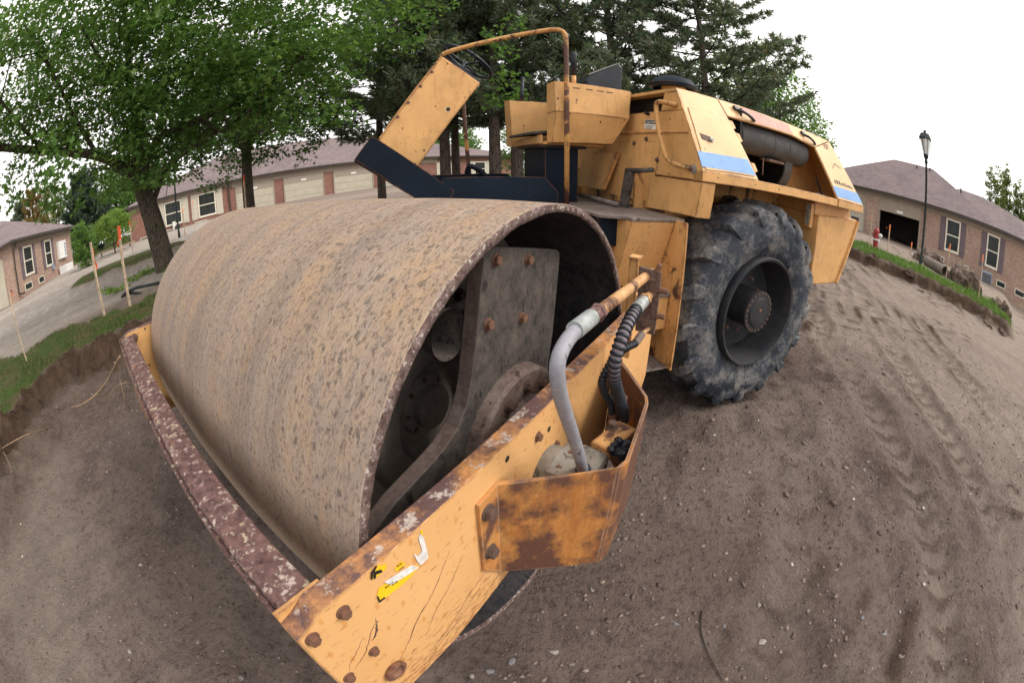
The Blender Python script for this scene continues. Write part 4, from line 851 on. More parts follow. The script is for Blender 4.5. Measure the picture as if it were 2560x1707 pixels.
# rail under the flank
for x0, x1 in ((.712, -.892), (-.915, -1.455)): RB(MB().box(x1, x0, .97, 1.052, 1.590, 1.650), 'hood_rail', M['yellow'])
RB(MB().box(-1.455, .70, -1.05, .97, 1.60, 1.635), 'hood_floor', M['yellow'])
# engine bay contents
RB(MB().box(-.60, -.58, -.9, .56, 1.636, 2.13).box(-1.36, -.60, .54, .56, 1.636, 2.06), 'radiator_bulkhead', M['yellow'], None, .002)
RB(MB().box(.16, .18, -.9, .84, 1.636, 2.13), 'engine_bulkhead', M['darkgap'], None, 0)
RB(MB().box(-.58, .16, -.4, .40, 1.636, 2.0), 'engine_block', M['darkgap'], None, .03)
RB(MB().turn([(0, .24), (.10, .24), (.10, .225), (0, .225)], (-.57, .52, 1.82), (1, 0, 0), 40, True), 'fan_shroud', M['muffler'], None, 0)
RB(MB().turn([(0, .001), (0, .226)], (-.565, .52, 1.82), (1, 0, 0), 32), 'fan_opening', M['ink'], None, 0)
mf = smooth_angle(RB(MB().turn([(-.74, .001), (-.74, .10), (-.73, .118), (-.46, .118), (-.455, .122), (-.452, .118), (-.26, .118), (-.255, .122), (-.252, .118), (.12, .118), (.13, .10), (.13, .001)], (0, .70, 1.955), (1, 0, 0), 40), 'muffler', M['muffler'], None, 0), 30)
RB(MB().box(-.40, -.20, .70, .80, 1.815, 1.832).tube([(-.15, .78, 1.83), (-.15, .78, 1.70)], .006, 6), 'muffler_clamp', M['bolt_dark'], mf, .002)
RB(MB().tube([(-.82, .84, 1.80), (-.92, .86, 1.66)], .008, 8), 'prop_rod', M['hose_black'], None, 0)
RB(MB().turn([(0, .06), (.03, .06), (.03, .001)], (-1.0, .80, 1.636), (0, 0, 1), 20), 'filler_cap', M['fitting'], None, 0)
# front face of the hood with its louvre slot
fx0, fx1 = .690, .712
def face(pts): return MB().prism(pts, 0, fx0, fx1)
ff = RB(face([(-.80, 2.153), (.80, 2.153), (.812, 2.128), (-.812, 2.128)]), 'hood_front', M['yellow'])
RB(face([(.688, 2.127), (.813, 2.127), (.8725, 2.0075), (.648, 2.0075)]), 'hood_front', M['yellow']); RB(face([(-.688, 2.127), (-.813, 2.127), (-.8725, 2.0075), (-.648, 2.0075)]), 'hood_front', M['yellow'])
RB(face([(-.873, 2.007), (.873, 2.007), (1.05, 1.652), (1.05, 1.592), (-1.05, 1.592), (-1.05, 1.652)]), 'hood_front', M['yellow'])
RB(MB().box(.60, .61, -.7, .7, 1.99, 2.14), 'louvre_mesh', M['darkgap'], ff, 0)
RB(MB().box(.62, .70, -.66, .66, 2.004, 2.012), 'louvre_lip', M['yellow'], ff, .002)
RB(MB().tube([(.714, -.90, 1.872), (.714, .925, 1.870)], .008, 8), 'face_seam', M['yellow'], ff, 0)
RB(face([(-.56, 1.591), (.56, 1.591), (.54, 1.362), (-.54, 1.362)]), 'hood_front', M['yellow_rust'])
ad = RB(MB().prism([(-.12, 1.812), (.60, 1.812), (.640, 1.800), (.655, 1.772), (.555, 1.405), (-.12, 1.405)], 0, .7125, .7165), 'access_panel', M['yellow'], ff, .003)
for y, z in ((.36, 1.795), (.50, 1.825), (.625, 1.69), (.575, 1.44), (.59, 1.55)): bolt(ad, (.7165, y, z), (1, 0, 0), .013, .012, 'bolt_dark', RX)
fp = RB(MB().loft([(.74, -.31, 1.716), (.74, .165, 1.720), (.80, .085, 1.44), (.80, -.37, 1.436)], [(.755, -.31, 1.722), (.755, .165, 1.726), (.82, .085, 1.442), (.82, -.37, 1.438)]), 'loose_cover', M['yellow'], None, .003)
RB(MB().loft([(.72, .155, 1.722), (.758, .168, 1.728), (.825, .088, 1.442), (.79, .076, 1.440)], [(.72, .190, 1.722), (.758, .200, 1.728), (.825, .118, 1.444), (.79, .106, 1.442)]), 'cover_edge', M['yellow_rust'], fp, .002)
cs = RB(MB().prism([(.482, 1.960), (.612, 1.951), (.598, 1.888), (.468, 1.897)], 0, .7125, .7135), 'caution_label', M['white'], ff, 0)
RB(MB().prism([(.486, 1.957), (.608, 1.949), (.602, 1.923), (.480, 1.931)], 0, .7136, .7142), 'caution_band', M['ink'], cs, 0)
text('lettering', 'CAUTION', M['white'], cs, (.7145, .489, 1.934), (0, 1, -.065), (0, .05, 1), .0245, RX)
b = MB()
for k in range(4): b.box(.7136, .7141, .485, .585-.01*k, 1.915-.007*k, 1.917-.007*k)
RB(b, 'small_print', M['ink'], cs, 0)
RB(MB().tube(bez([(.715, .815, 2.040), (.760, .775, 2.046), (.790, .735, 2.050), (.795, .715, 2.020), (.795, .735, 1.900), (.795, .775, 1.790), (.790, .825, 1.700), (.765, .890, 1.668), (.715, .975, 1.655)], 6), .0155, 12), 'grab_handle', M['handrail'], ff, 0, True)
bolt(ff, (.714, .975, 1.655), (1, 0, 0), .022, .012, 'bolt_bright', RX)
RB(MB().tube([(.715, .520, 1.995), (.745, .525, 2.0)], .012, 8), 'hood_catch', M['hose_black'], ff, 0)
# fenders in front of the wheels, deck, step, wheel guard
for sgn in (1, -1):
    q = [(.545*sgn, 1.372), (1.035*sgn, 1.384), (1.072*sgn, 1.584), (.575*sgn, 1.584)]
    RB(MB().prism(q, 0, .718, .730), 'fender_panel', M['yellow'], None, .004)
    RB(MB().loft([(.730, 1.036*sgn, 1.384), (.730, 1.073*sgn, 1.584), (.640, 1.090*sgn, 1.584), (.640, 1.060*sgn, 1.384)], [(.730, 1.026*sgn, 1.384), (.730, 1.063*sgn, 1.584), (.640, 1.080*sgn, 1.584), (.640, 1.050*sgn, 1.384)]), 'fender_flange', M['yellow'], None, .002)
    body = MB().loft([(.802, .30*sgn, 1.338), (.802, .945*sgn, 1.338), (.802, .877*sgn, 1.152), (.802, .790*sgn, .93), (.802, .30*sgn, .93)], [(1.10, .30*sgn, 1.338), (1.10, .945*sgn, 1.338), (1.10, .877*sgn, 1.152), (1.10, .790*sgn, .93), (1.10, .30*sgn, .93)])
    RB(body, 'deck_side_box', M['yellow'], None, .005)
    RB(MB().prism([(.30*sgn, 1.352), (1.045*sgn, 1.352), (1.062*sgn, .47), (.30*sgn, .47)], 0, .786, .800), 'wheel_guard', M['yellow_rust'], None, .003)
    RB(MB().box(.802, 1.00, min(.55*sgn, .968*sgn), max(.55*sgn, .968*sgn), .905, .925), 'step', M['deck'], None, .004)
    RB(MB().box(.802, .985, min(.55*sgn, .955*sgn), max(.55*sgn, .955*sgn), .70, .904), 'step_box', M['yellow'], None, .006)
    RB(MB().box(.802, .985, min(.45*sgn, 1.03*sgn), max(.45*sgn, 1.03*sgn), .470, .482), 'lower_step', M['deck'], None, .002)
    RB(MB().box(.802, .81, min(.45*sgn, 1.03*sgn), max(.45*sgn, 1.03*sgn), .483, .70).box(.80, .98, min(.45*sgn, .46*sgn), max(.45*sgn, .46*sgn), .483, .70), 'step_back', M['yellow_rust'], None, .002)
    RB(MB().box(1.03, 1.225, min(.42*sgn, .80*sgn), max(.42*sgn, .80*sgn), 1.172, 1.337), 'battery_box', M['black'], None, .004)
    RB(MB().box(-1.2, .786, min(.46*sgn, .48*sgn), max(.46*sgn, .48*sgn), .45, 1.59), 'inner_fender', M['yellow_rust'], None, .002)
RB(MB().prism([(.735, -.95), (.735, .95), (1.10, .945), (1.10, .90), (1.235, .83), (1.235, -.83), (1.10, -.90), (1.10, -.945)], 2, 1.3405, 1.358), 'deck_plate', M['deck'], None, .003)
RB(MB().box(.45, 1.55, -.30, .30, .55, 1.335), 'rear_frame', M['darkgap'], None, .03)
RB(MB().turn([(.40, .12), (1.25, .12), (1.25, .001)], (1.41, 0, 0), (0, 0, 1), 24), 'hinge_pin', M['plate'], None, 0)
RB(MB().box(-.5, .5, -.46, .46, .5, 1.1), 'axle_housing', M['darkgap'], None, .04)
# counterweight behind the wheels
RB(MB().loft([(-.772, .94, 1.482), (-1.575, .94, 1.510), (-1.272, .94, .900), (-.772, .94, .900)], [(-.772, -.94, 1.482), (-1.575, -.94, 1.510), (-1.272, -.94, .900), (-.772, -.94, .900)]), 'counterweight', M['yellow'], None, .01)
RB(MB().box(-1.46, -.76, -.90, .90, 1.478, 1.599), 'counterweight_neck', M['yellow'], None, .006)
RB(MB().bar((-1.575, .952, 1.50), (-1.275, .952, .905), .03, .025, up=(0, 1, 0)), 'corner_post', M['yellow'], None, .003)
lb = RB(MB().box(-.758, -.705, .835, .895, 1.365, 1.565), 'lamp_bracket', M['yellow'], None, .003); RB(MB().box(-.7048, -.703, .85, .882, 1.385, 1.55), 'lamp_slot', M['fitting'], lb, 0)
RB(MB().tube([(-1.60, .86, 1.515), (-1.60, .94, 1.515)], .022, 10), 'rubber_stop', M['hose_black'], None, 0)
# air pre-cleaner
ac = smooth_angle(RB(MB().turn([(.055, .145), (.065, .165), (.085, .168), (.125, .135), (.140, .10), (.145, .001)], (.49, .50, 2.153), (0, 0, 1), 40), 'air_cleaner_cap', M['black'], None, 0), 35)
RB(MB().turn([(0, .085), (.07, .085)], (.49, .50, 2.154), (0, 0, 1), 28), 'air_cleaner_stem', M['yellow'], None, 0, True)

# ---- operator's platform
for sgn in (1, -1):
    y0, y1 = sorted((.400*sgn, .392*sgn)); RB(MB().prism([(1.288, 1.360), (1.288, 1.446), (1.378, 1.537), (1.990, 1.549), (2.05, 1.36)], 1, y0, y1), 'floor_flange', M['black'], None, .001)
    RB(MB().prism([(2.486, 1.700), (2.382, 1.828), (1.925, 1.468), (1.98, 1.36), (2.06, 1.37)], 1, y0+.001*sgn, y1+.001*sgn), 'toe_flange', M['black'], None, .001)
RB(MB().box(1.24, 2.03, -.391, .391, 1.360, 1.376), 'platform_floor', M['black'], None, .002)
RB(MB().loft([(2.03, -.391, 1.372), (2.03, .391, 1.372), (2.482, .391, 1.698), (2.482, -.391, 1.698)], [(2.04, -.391, 1.360), (2.04, .391, 1.360), (2.49, .391, 1.686), (2.49, -.391, 1.686)]), 'toe_board', M['black'], None, .001)
ax_ = np.array([-.59, 0, .807])
def colq(p, ext): return (p[0]-ax_[0]*ext, p[1]-ax_[2]*ext)
cq = [(1.951, 2.355), (1.708, 2.165), colq((2.094, 1.643), .10), colq((2.336, 1.825), .10)]
colm = RB(MB().prism(cq, 1, -.24, .15), 'steering_console', M['yellow'], None, .010)
RB(MB().loft([(1.947, -.23, 2.352), (1.712, -.23, 2.168), (1.712, .14, 2.168), (1.947, .14, 2.352)], [(1.935, -.22, 2.366), (1.70, -.22, 2.182), (1.70, .13, 2.182), (1.935, .13, 2.366)]), 'console_top', M['black'], colm, .003)
RB(MB().bar((2.343, .125, 1.822), (1.958, .125, 2.352), .05, .012, up=(.8, 0, .6)), 'console_flange', M['yellow_rust'], colm, .003)
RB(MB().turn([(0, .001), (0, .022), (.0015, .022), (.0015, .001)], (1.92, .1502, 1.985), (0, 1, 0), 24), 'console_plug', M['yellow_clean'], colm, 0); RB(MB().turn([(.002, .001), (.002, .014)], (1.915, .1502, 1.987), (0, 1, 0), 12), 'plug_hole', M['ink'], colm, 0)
for t_ in (.25, .42, .62, .8): p = np.array([2.336, .15, 1.825])*(1-t_)+np.array([1.951, .15, 2.355])*t_; bolt(colm, (p[0]-.012, .1505, p[2]-.004), (0, 1, 0), .008, .006, 'bolt_dark', RX)
swc = np.array([1.752, -.06, 2.372]); sw = MB(); e1 = np.array([0, 1., 0]); e2 = np.cross(ax_, e1)
sw.tube([swc+.195*(math.cos(2*math.pi*k/48)*e1+math.sin(2*math.pi*k/48)*e2) for k in range(49)], .0125, 10)
SW = RB(sw, 'steering_wheel', M['seat'], None, 0, True); b = MB()
for k in range(3):
    a = 2*math.pi*k/3+.4; b.tube([swc-ax_*.03, swc+.19*(math.cos(a)*e1+math.sin(a)*e2)], .008, 8)
RB(b, 'spoke', M['seat'], SW, 0, True); RB(MB().tube([swc-ax_*.16, swc-ax_*.01], .022, 12), 'steering_shaft', M['seat'], SW, 0, True)
rl = bez([(1.958, .12, 2.358), (1.90, .135, 2.395), (1.60, .25, 2.465), (1.36, .338, 2.520)], 6)+bez([(1.30, .36, 2.533), (1.255, .377, 2.525), (1.233, .385, 2.49), (1.229, .386, 2.44)], 6)+[(1.229, .386, 2.0), (1.226, .386, 1.358)]
RB(MB().tube(rl, .0165, 14), 'handrail', M['handrail'], None, 0, True)
rl2 = bez([(1.94, -.22, 2.36), (1.84, -.34, 2.37), (1.74, -.46, 2.30), (1.70, -.50, 2.16), (1.685, -.50, 1.9), (1.645, -.50, 1.40)], 6)
RB(MB().tube(rl2, .0165, 12), 'handrail', M['handrail'], None, 0, True)
# seat pedestal with side consoles
RB(MB().box(1.06, 1.298, -.22, .20, 1.360, 1.742), 'seat_pedestal', M['black'], None, .004)
RB(MB().box(1.02, 1.34, -.26, .24, 1.728, 1.745), 'pedestal_cap', M['black'], None, .002)
nc = RB(MB().loft([(1.297, .225, 2.168), (.741, .225, 2.166), (.767, .225, 1.9605), (1.297, .225, 1.9605)], [(1.297, .352, 2.168), (.741, .352, 2.166), (.767, .372, 1.9605), (1.297, .372, 1.9605)]), 'seat_console', M['yellow'], None, .003)
RB(MB().loft([(1.296, .225, 1.960), (.768, .225, 1.960), (.861, .225, 1.774), (1.296, .225, 1.760)], [(1.296, .3715, 1.960), (.768, .3715, 1.960), (.861, .316, 1.774), (1.296, .312, 1.760)]), 'seat_console_lower', M['yellow'], nc, .002)
for k, x in enumerate((1.15, 1.06, .98, .91)): RB(MB().box(x-.025, x+.02,   .352, .3575, 2.130, 2.136), 'weld_mark', M['bolt_dark'], nc, 0)
fc = RB(MB().loft([(1.395, -.42, 2.135), (.82, -.42, 2.135), (.86, -.42, 1.774), (1.375, -.42, 1.755)], [(1.385, -.31, 2.120), (.82, -.31, 2.120), (.86, -.31, 1.774), (1.365, -.31, 1.745)]), 'seat_console', M['yellow'], None, .004)
RB(MB().box(.86, 1.335, -.31, .225, 1.748, 1.772), 'seat_base', M['yellow'], None, .003); RB(MB().prism([(-.33, 1.748), (.23, 1.755), (.23, 1.815), (-.32, 1.79)], 0, 1.325, 1.345), 'seat_base_front', M['yellow'], None, .003)
RB(MB().loft([(.90, -.28, 1.86), (1.40, -.28, 1.815), (1.40, .20, 1.815), (.90, .20, 1.86)], [(.90, -.28, 1.885), (1.395, -.28, 1.835), (1.395, .20, 1.835), (.90, .20, 1.885)]), 'seat_cushion', M['plate'], None, .006)
RB(MB().prism([(.93, 2.262), (.905, 2.312), (.660, 2.448), (.622, 2.420), (.66, 1.92), (.86, 1.90)], 1, -.24, .06), 'seat_back', M['seat'], None, .012)
RB(MB().loft([(.92, -.25, 2.30), (.65, -.25, 2.452), (.65, .065, 2.456), (.915, .065, 2.318)], [(.912, -.25, 2.294), (.645, -.25, 2.444), (.645, .065, 2.448), (.907, .065, 2.310)]), 'torn_cover', M['tarp'], None, .001)
RB(MB().tube([(1.133, .285, 2.165), (1.133, .285, 2.235)], .016, 10), 'lever_base', M['yellow'], None, 0, True); RB(MB().tube([(1.133, .285, 2.235), (1.133, .285, 2.36), (1.130, .285, 2.395), (1.130, .285, 2.402)], [.018, .021, .026, .022], 14), 'control_lever', M['hose_black'], None, 0, True)
RB(MB().tube([(1.272, -.36, 2.12), (1.268, -.36, 2.20), (1.262, -.36, 2.335)], [.022, .014, .015], 10), 'control_lever', M['hose_black'], None, 0, True)
pd = RB(MB().bar((.86, .475, 1.360), (.86, .535, 1.605), .085, .03, up=(1, 0, 0)), 'brake_lever', M['plate'], None, .006); RB(MB().tube([(.86, .50, 1.600), (.85, .66, 1.612), (.85, .765, 1.622)], [.020, .016, .015], 10), 'brake_grip', M['plate'], pd, 0, True)
RB(MB().tube([(.90, -.25, 1.392), (.915, .49, 1.378)], .016, 10), 'deck_tube', M['deck'], None, 0, True)
RB(MB().tube(bez([(1.71, -.33, 1.38), (1.71, -.33, 1.52), (1.69, -.31, 1.60), (1.62, -.30, 1.57), (1.56, -.30, 1.50)], 5), .022, 8), 'foot_pedal', M['black'], None, 0, True)

# ------------------------------------------------------------------ houses
def house_frame(az0, D, z):
    """x to the right along the wall as seen from the road, y into the house, z up"""
    a = rad(az0); o = polar(az0, D, z); x = (math.sin(a), -math.cos(a)); y = (math.cos(a), math.sin(a))
    return Matrix(((x[0], y[0], 0, o[0]), (x[1], y[1], 0, o[1]), (0, 0, 1, o[2]), (0, 0, 0, 1)))
def window(par, x0, x1, z0, z1, y=0, muntins=True, shutters=None, sw=.34, sz=(0, 0), thin=.055, axis=0):
    """sash window let into a wall whose face is at y"""
    def B(a, b, c, d, e, f): return (a, b, c, d, e, f) if axis == 0 else (c, d, a, b, e, f)
    s = 1 if axis == 0 else 1
    f = MB()
    for q in ((x0-.07, x0+.02, z0-.09, z1+.07), (x1-.02, x1+.07, z0-.09, z1+.07), (x0+.02, x1-.02, z1-.02, z1+.07), (x0+.02, x1-.02, z0-.09, z0+.03), (x0+.02, x1-.02, (z0+z1)/2-.03, (z0+z1)/2+.03)):
        f.box(*B(q[0], q[1], y-.06, y-.005, q[2], q[3]))
    w = f.build('window', M['frame'], par)
    for za, zb in ((z0+.03, (z0+z1)/2-.03), ((z0+z1)/2+.03, z1-.02)): MB().box(*B(x0+.02, x1-.02, y-.02, y-.008, za, zb)).build('pane', M['glass'], w)
    if muntins:
        m_ = MB()
        for k in (1, 2): xx = x0+(x1-x0)*k/3; m_.box(*B(xx-.012, xx+.012, y-.032, y-.022, z0+.03, (z0+z1)/2-.03)); m_.box(*B(xx-.012, xx+.012, y-.032, y-.022, (z0+z1)/2+.03, z1-.02))
        for zz in (z0+(z1-z0)*.27, z0+(z1-z0)*.75): m_.box(*B(x0+.02, x1-.02, y-.034, y-.0325, zz-.012, zz+.012))
        m_.build('muntin', M['gutter'], w)
    if shutters:
        for a in (x0-.10-sw, x1+.10): MB().box(*B(a, a+sw, y-.045, y-.004, z0-.12+sz[0], z1+.06+sz[1])).build('shutter', M[shutters], par)
    return w
def low_window(par, x0, x1, z0, z1, y=0, axis=0):
    def B(a, b, c, d, e, f): return (a, b, c, d, e, f) if axis == 0 else (c, d, a, b, e, f)
    w = MB().box(*B(x0, x1, y-.04, y-.004, z0, z0+.05)).box(*B(x0, x1, y-.04, y-.004, z1-.05, z1)).box(*B(x0, x0+.05, y-.04, y-.004, z0+.05, z1-.05)).box(*B(x1-.05, x1, y-.04, y-.004, z0+.05, z1-.05)).build('basement_window', M['frame'], par)
    MB().box(*B(x0+.05, x1-.05, y-.02, y-.006, z0+.05, z1-.05)).build('pane', M['glass'], w)
def hip_roof(par, x0, x1, y0, y1, z0, r0, r1, zr, ov=.35, name='roof'):
    """hipped roof: ridge from r0 to r1 along x at the middle of the depth"""
    ym = (y0+y1)/2; a = [(x0-ov, y0-ov, z0), (x1+ov, y0-ov, z0), (x1+ov, y1+ov, z0), (x0-ov, y1+ov, z0)]; lo = [(p[0], p[1], z0-.05) for p in a]
    V = a+lo+[(r0, ym, zr), (r1, ym, zr)]
    rf = MB().add(V, [(0, 1, 9, 8), (1, 2, 9), (2, 3, 8, 9), (3, 0, 8), (0, 4, 5, 1), (1, 5, 6, 2), (2, 6, 7, 3), (3, 7, 4, 0), (7, 6, 5, 4)]).build(name, M['shingle'], par)
    MB().box(x0-ov, x1+ov, y0-ov-.09, y0-ov-.002, z0-.12, z0+.01).build('gutter', M['gutter'], rf); MB().box(x0-ov-.09, x0-ov-.002, y0-ov, y1+ov, z0-.12, z0+.01).build('gutter', M['gutter'], rf)
    MB().box(x1+ov+.002, x1+ov+.09, y0-ov, y1+ov, z0-.12, z0+.01).build('gutter', M['gutter'], rf)
    return rf
def garage(par, x0, x1, zt, hdr, y=0, open_=False, plate=True):
    MB().box(x0-.08, x1+.08, y-.05, y-.003, zt+.005, hdr).build('garage_header', M['taupe'], par)
    MB().box(x0-.10, x0-.005, y-.06, y-.002, -.2, zt).build('door_jamb', M['taupe'], par); MB().box(x1+.005, x1+.10, y-.06, y-.002, -.2, zt).build('door_jamb', M['taupe'], par)
    if plate: MB().box((x0+x1)/2-.2, (x0+x1)/2+.2, y-.065, y-.052, zt+.09, zt+.22).build('number_plate', M['white'], par)
    if not open_:
        d = None; n_ = 4
        for k in range(n_):
            z0 = -.2+(zt+.2)*k/n_; o = MB().box(x0, x1, y-.035, y-.006, z0+.008, z0+(zt+.2)/n_-.008).build('garage_door' if k == 0 else 'door_section', M['door'], par if k == 0 else d)
            d = d or o
        MB().box((x0+x1)/2-.06, (x0+x1)/2+.06, y-.055, y-.036, .32, .36).build('door_handle', M['gutter'], d)

# -- house across the road on the right, one garage open
HR = empty('brick_house', house_frame(152, 25.5, .22), 'tan brick house with an open dark garage behind the lamp post', 'house')
ty = lambda az: 25.5*math.tan(rad(152-az)); H = 2.98
gx0, gx1 = ty(161.6), ty(155.7); zt = 1.94
w = MB(); w.box(gx1, 12.5, 0, 8, -.6, H); w.box(gx0, gx1, 0, .3, zt, H); w.box(-9.2, gx0, 0, .3, -.6, H); w.box(-9.2, -8.9, .3, 8, -.6, H); w.build('wall', M['brick_tan'], HR)
MB().box(gx0-1.5, gx1-.002, 5.5, 5.6, -.3, H).box(gx0-1.6, gx0-1.5, .3, 5.5, -.3, H).box(gx0-1.5, gx1-.002, .3, 5.5, -.32, -.30).build('garage_inside', M['gutter'], HR)
garage(HR, gx0, gx1, zt, 2.62, 0, True); garage(HR, ty(169.5), ty(163.9), zt, 2.62)
MB().box(-9.3, 12.6, -.04, -.002, 2.63, H-.06).build('frieze_board', M['taupe'], HR)
for a, b_ in ((151.6, 149.4), (145.1, 143.1)): window(HR, ty(a)+.06, ty(b_)-.06, .95, 2.52, 0, False, 'shutter', .36, (-.03, .02))
for a, b_ in ((153.2, 151.4), (149.3, 147.5), (142.9, 141.4), (139.8, 138.1)): low_window(HR, ty(a), ty(b_), .12, .46)
MB().tube([(ty(154.9), -.10, H-.1), (ty(154.9), -.10, .1)], .05, 8).build('downspout', M['taupe'], HR)
hip_roof(HR, -9.2, 3.2, 0, 8.2, H, -4.0, -1.0, 5.55, name='roof'); hip_roof(HR, -1.0, 12.4, 0.02, 7.4, H+.004, 1.0, 3.0, 4.75, .34, name='roof')
for x, y, z in ((-2.2, 3.6, 5.30), (-1.2, 3.8, 5.40), (1.2, 3.0, 4.62)): MB().turn([(0, .06), (.32, .06), (.32, .001)], (x, y, z-.2), (0, 0, 1), 8).build('roof_vent', M['gutter'], HR)

# -- long red brick garage block behind the drum
HM = empty('brick_house', house_frame(252, 31, 1.0), 'long red brick garage block with beige doors behind the drum', 'house')
tm = lambda az: 31*math.tan(rad(252-az)); Hm = 2.80
MB().box(-7.0, 26.4, 0, 10, -.8, Hm).build('wall', M['brick_red'], HM)
hip_roof(HM, -7.0, 26.4, 0, 10, Hm, 1.0, 11.8, 5.55)
MB().box(tm(249.9), tm(222), -.05, -.002, 2.28, Hm-.05).build('frieze_board', M['taupe'], HM); MB().box(-7.05, tm(249.9)-.05, -.04, -.002, 2.42, Hm-.05).build('frieze_board', M['taupe'], HM)
for a, b_ in ((249.3, 244.2), (242.6, 237.4), (235.8, 230.7), (229.4, 224.8)): garage(HM, tm(a), tm(b_), 1.80, 2.27)
for a, b_ in ((259.6, 257.2), (254.75, 252.3)): window(HM, tm(a)+.05, tm(b_)-.05, .80, 2.30, 0, True, 'cream', .50, (-.02, .06))
for a, b_ in ((217.2, 215.5), (221.4, 220.2)): window(HM, tm(a)+.15, tm(b_)-.15, 1.0, 2.20, 0, True, 'cream', .55, (-.02, .06))
for a, b_ in ((259.9, 258.9), (255.4, 254.0), (263.5, 262.6)): low_window(HM, tm(a), tm(b_)+.15, .08, .50)
MB().tube([(tm(250.4), -.12, Hm-.08), (tm(250.4), -.10, 2.4), (tm(250.2), -.10, .1)], .05, 8).build('downspout', M['gutter'], HM)
MB().box(tm(258.6), tm(258.6)+.22, -.25, -.01, .05, .95).build('meter_box', M['white'], HM)
MB().box(tm(258.3), tm(257.6), -.35, -.01, .05, .62).build('cellar_hatch', M['gutter'], HM)

# -- house at the left edge, seen at its corner
c0 = polar(283.25, 25.3, 1.15); c1 = polar(273.85, 32.6, 1.05); dv = (c1-c0)[:2]; L = np.linalg.norm(dv); dv /= L
# local: x away along the visible flank, y to the left (into the house)
HL = empty('brick_house', Matrix(((dv[0], -dv[1], 0, c0[0]), (dv[1], dv[0], 0, c0[1]), (0, 0, 1, 1.12), (0, 0, 0, 1))), 'tan brick house with plum shutters at the left edge of the picture', 'house')
def flank_t(az):
    d = np.array([math.cos(rad(az)), math.sin(rad(az))]); A = np.array([dv, -d]).T; s = np.linalg.solve(A, CW[:2]-c0[:2]); return s[0]
Hl = 2.80
MB().box(0, L, 0, 12, -.8, Hl).build('wall', M['brick_tan'], HL)
ym = 6; rf = MB().add([(-.4, -.4, Hl), (L+.4, -.4, Hl), (L+.4, 12.4, Hl), (-.4, 12.4, Hl), (-.4, -.4, Hl-.06), (L+.4, -.4, Hl-.06), (L+.4, 12.4, Hl-.06), (-.4, 12.4, Hl-.06), (L/2, 4.2, 4.9), (L/2, 8, 4.9)], [(1, 0, 8), (2, 1, 8, 9), (3, 2, 9), (0, 3, 9, 8), (4, 5, 1, 0), (5, 6, 2, 1), (6, 7, 3, 2), (7, 4, 0, 3), (4, 7, 6, 5)]).build('roof', M['shingle'], HL)
MB().box(-.5, L+.4, -.49, -.402, Hl-.12, Hl+.01).build('gutter', M['gutter'], rf); MB().box(-.49, -.402, -.402, 12.4, Hl-.12, Hl+.01).build('gutter', M['gutter'], rf)
MB().box(-.04, L+.04, -.05, -.002, 2.45, Hl-.062).build('frieze_board', M['taupe'], HL)
for a, b_ in ((281.55, 280.1), (278.1, 277.05)): window(HL, flank_t(a)+.1, flank_t(b_)-.05, .86, 2.28, 0, True, 'shutter', .36, (-.03, .04))
for a, b_ in ((281.9, 280.7), (279.6, 278.7), (275.2, 274.5)): low_window(HL, flank_t(a), flank_t(b_), .06, .44)
mp = MB().box(flank_t(276.1), flank_t(275.0), -.22, -.004, .95, 2.05).build('meter_panel', M['white'], HL)
for k in range(4): MB().turn([(-.26, .001), (-.26, .08), (-.22, .09)], (flank_t(275.2), 0, 1.15+.22*k), (0, 1, 0), 12).build('meter', M['acgrey'], mp)
MB().box(flank_t(276.4), flank_t(275.3), -.85, -.15, -.05, .50).build('air_conditioner', M['white'], HL, bevel=.03)
MB().box(flank_t(277.3), flank_t(277.0), -.14, -.01, .5, .85).build('utility_box', M['acgrey'], HL)
MB().tube(bez([(.12, -.42, Hl-.06), (.12, -.14, Hl-.5), (.12, -.10, Hl-.8), (.12, -.10, .5), (.12, -.10, .12), (.5, -.3, .02)], 5), .05, 8).build('downspout', M['gutter'], HL, smooth=True)
MB().box(-.06, -.004, .9, 3.4, -.2, 2.2).build('garage_door', M['door'], HL)
# air conditioner by the right house
CA = empty('air_conditioner', house_frame(152, 25.5, .22) @ Matrix.Translation((ty(144.9), -1.0, -.02)), 'grey slatted air conditioner by the tan brick wall', 'air conditioner')
MB().box(-.36, .36, -.36, .36, 0, .66).build('casing', M['acgrey'], CA, bevel=.04)
for k in range(7): MB().box(-.3, .3, -.375, -.361, .08+.075*k, .12+.075*k).build('slat', M['gutter'], CA)

# ------------------------------------------------------------------ street furniture
def lamp_post(az, d, h, name, label, lantern=True):
    P = polar(az, d); P[2] = gz(P[0], P[1])-.1; o = empty(name, Matrix.Translation(P), label, 'lamp post')
    MB().turn([(0, .075), (.35, .07), (.45, .05), (h-1.15, .042), (h-1.12, .07), (h-1.06, .07), (h-.95, .05)], (0, 0, 0), (0, 0, 1), 14).build('pole', M['pole'], o, smooth=True)
    if lantern:
        n_ = 6; lan = empty('lantern'); lan.parent = o
        MB().turn([(h-.95, .001), (h-.95, .10), (h-.86, .12), (h-.82, .12)], (0, 0, 0), (0, 0, 1), n_).build('lantern_base', M['pole'], lan)
        MB().turn([(h-.815, .105), (h-.30, .245)], (0, 0, 0), (0, 0, 1), n_).build('glass', M['frost'], lan)
        for k in range(n_):
            a = 2*math.pi*k/n_; MB().bar((.112*math.cos(a), .112*math.sin(a), h-.82), (.252*math.cos(a), .252*math.sin(a), h-.30), .016).build('lantern_bar', M['pole'], lan)
        MB().turn([(h-.30, .001), (h-.30, .29), (h-.26, .29), (h-.10, .20), (h-.05, .07), (h+.03, .06), (h+.05, .001)], (0, 0, 0), (0, 0, 1), n_).build('lantern_roof', M['pole'], lan)
    return o
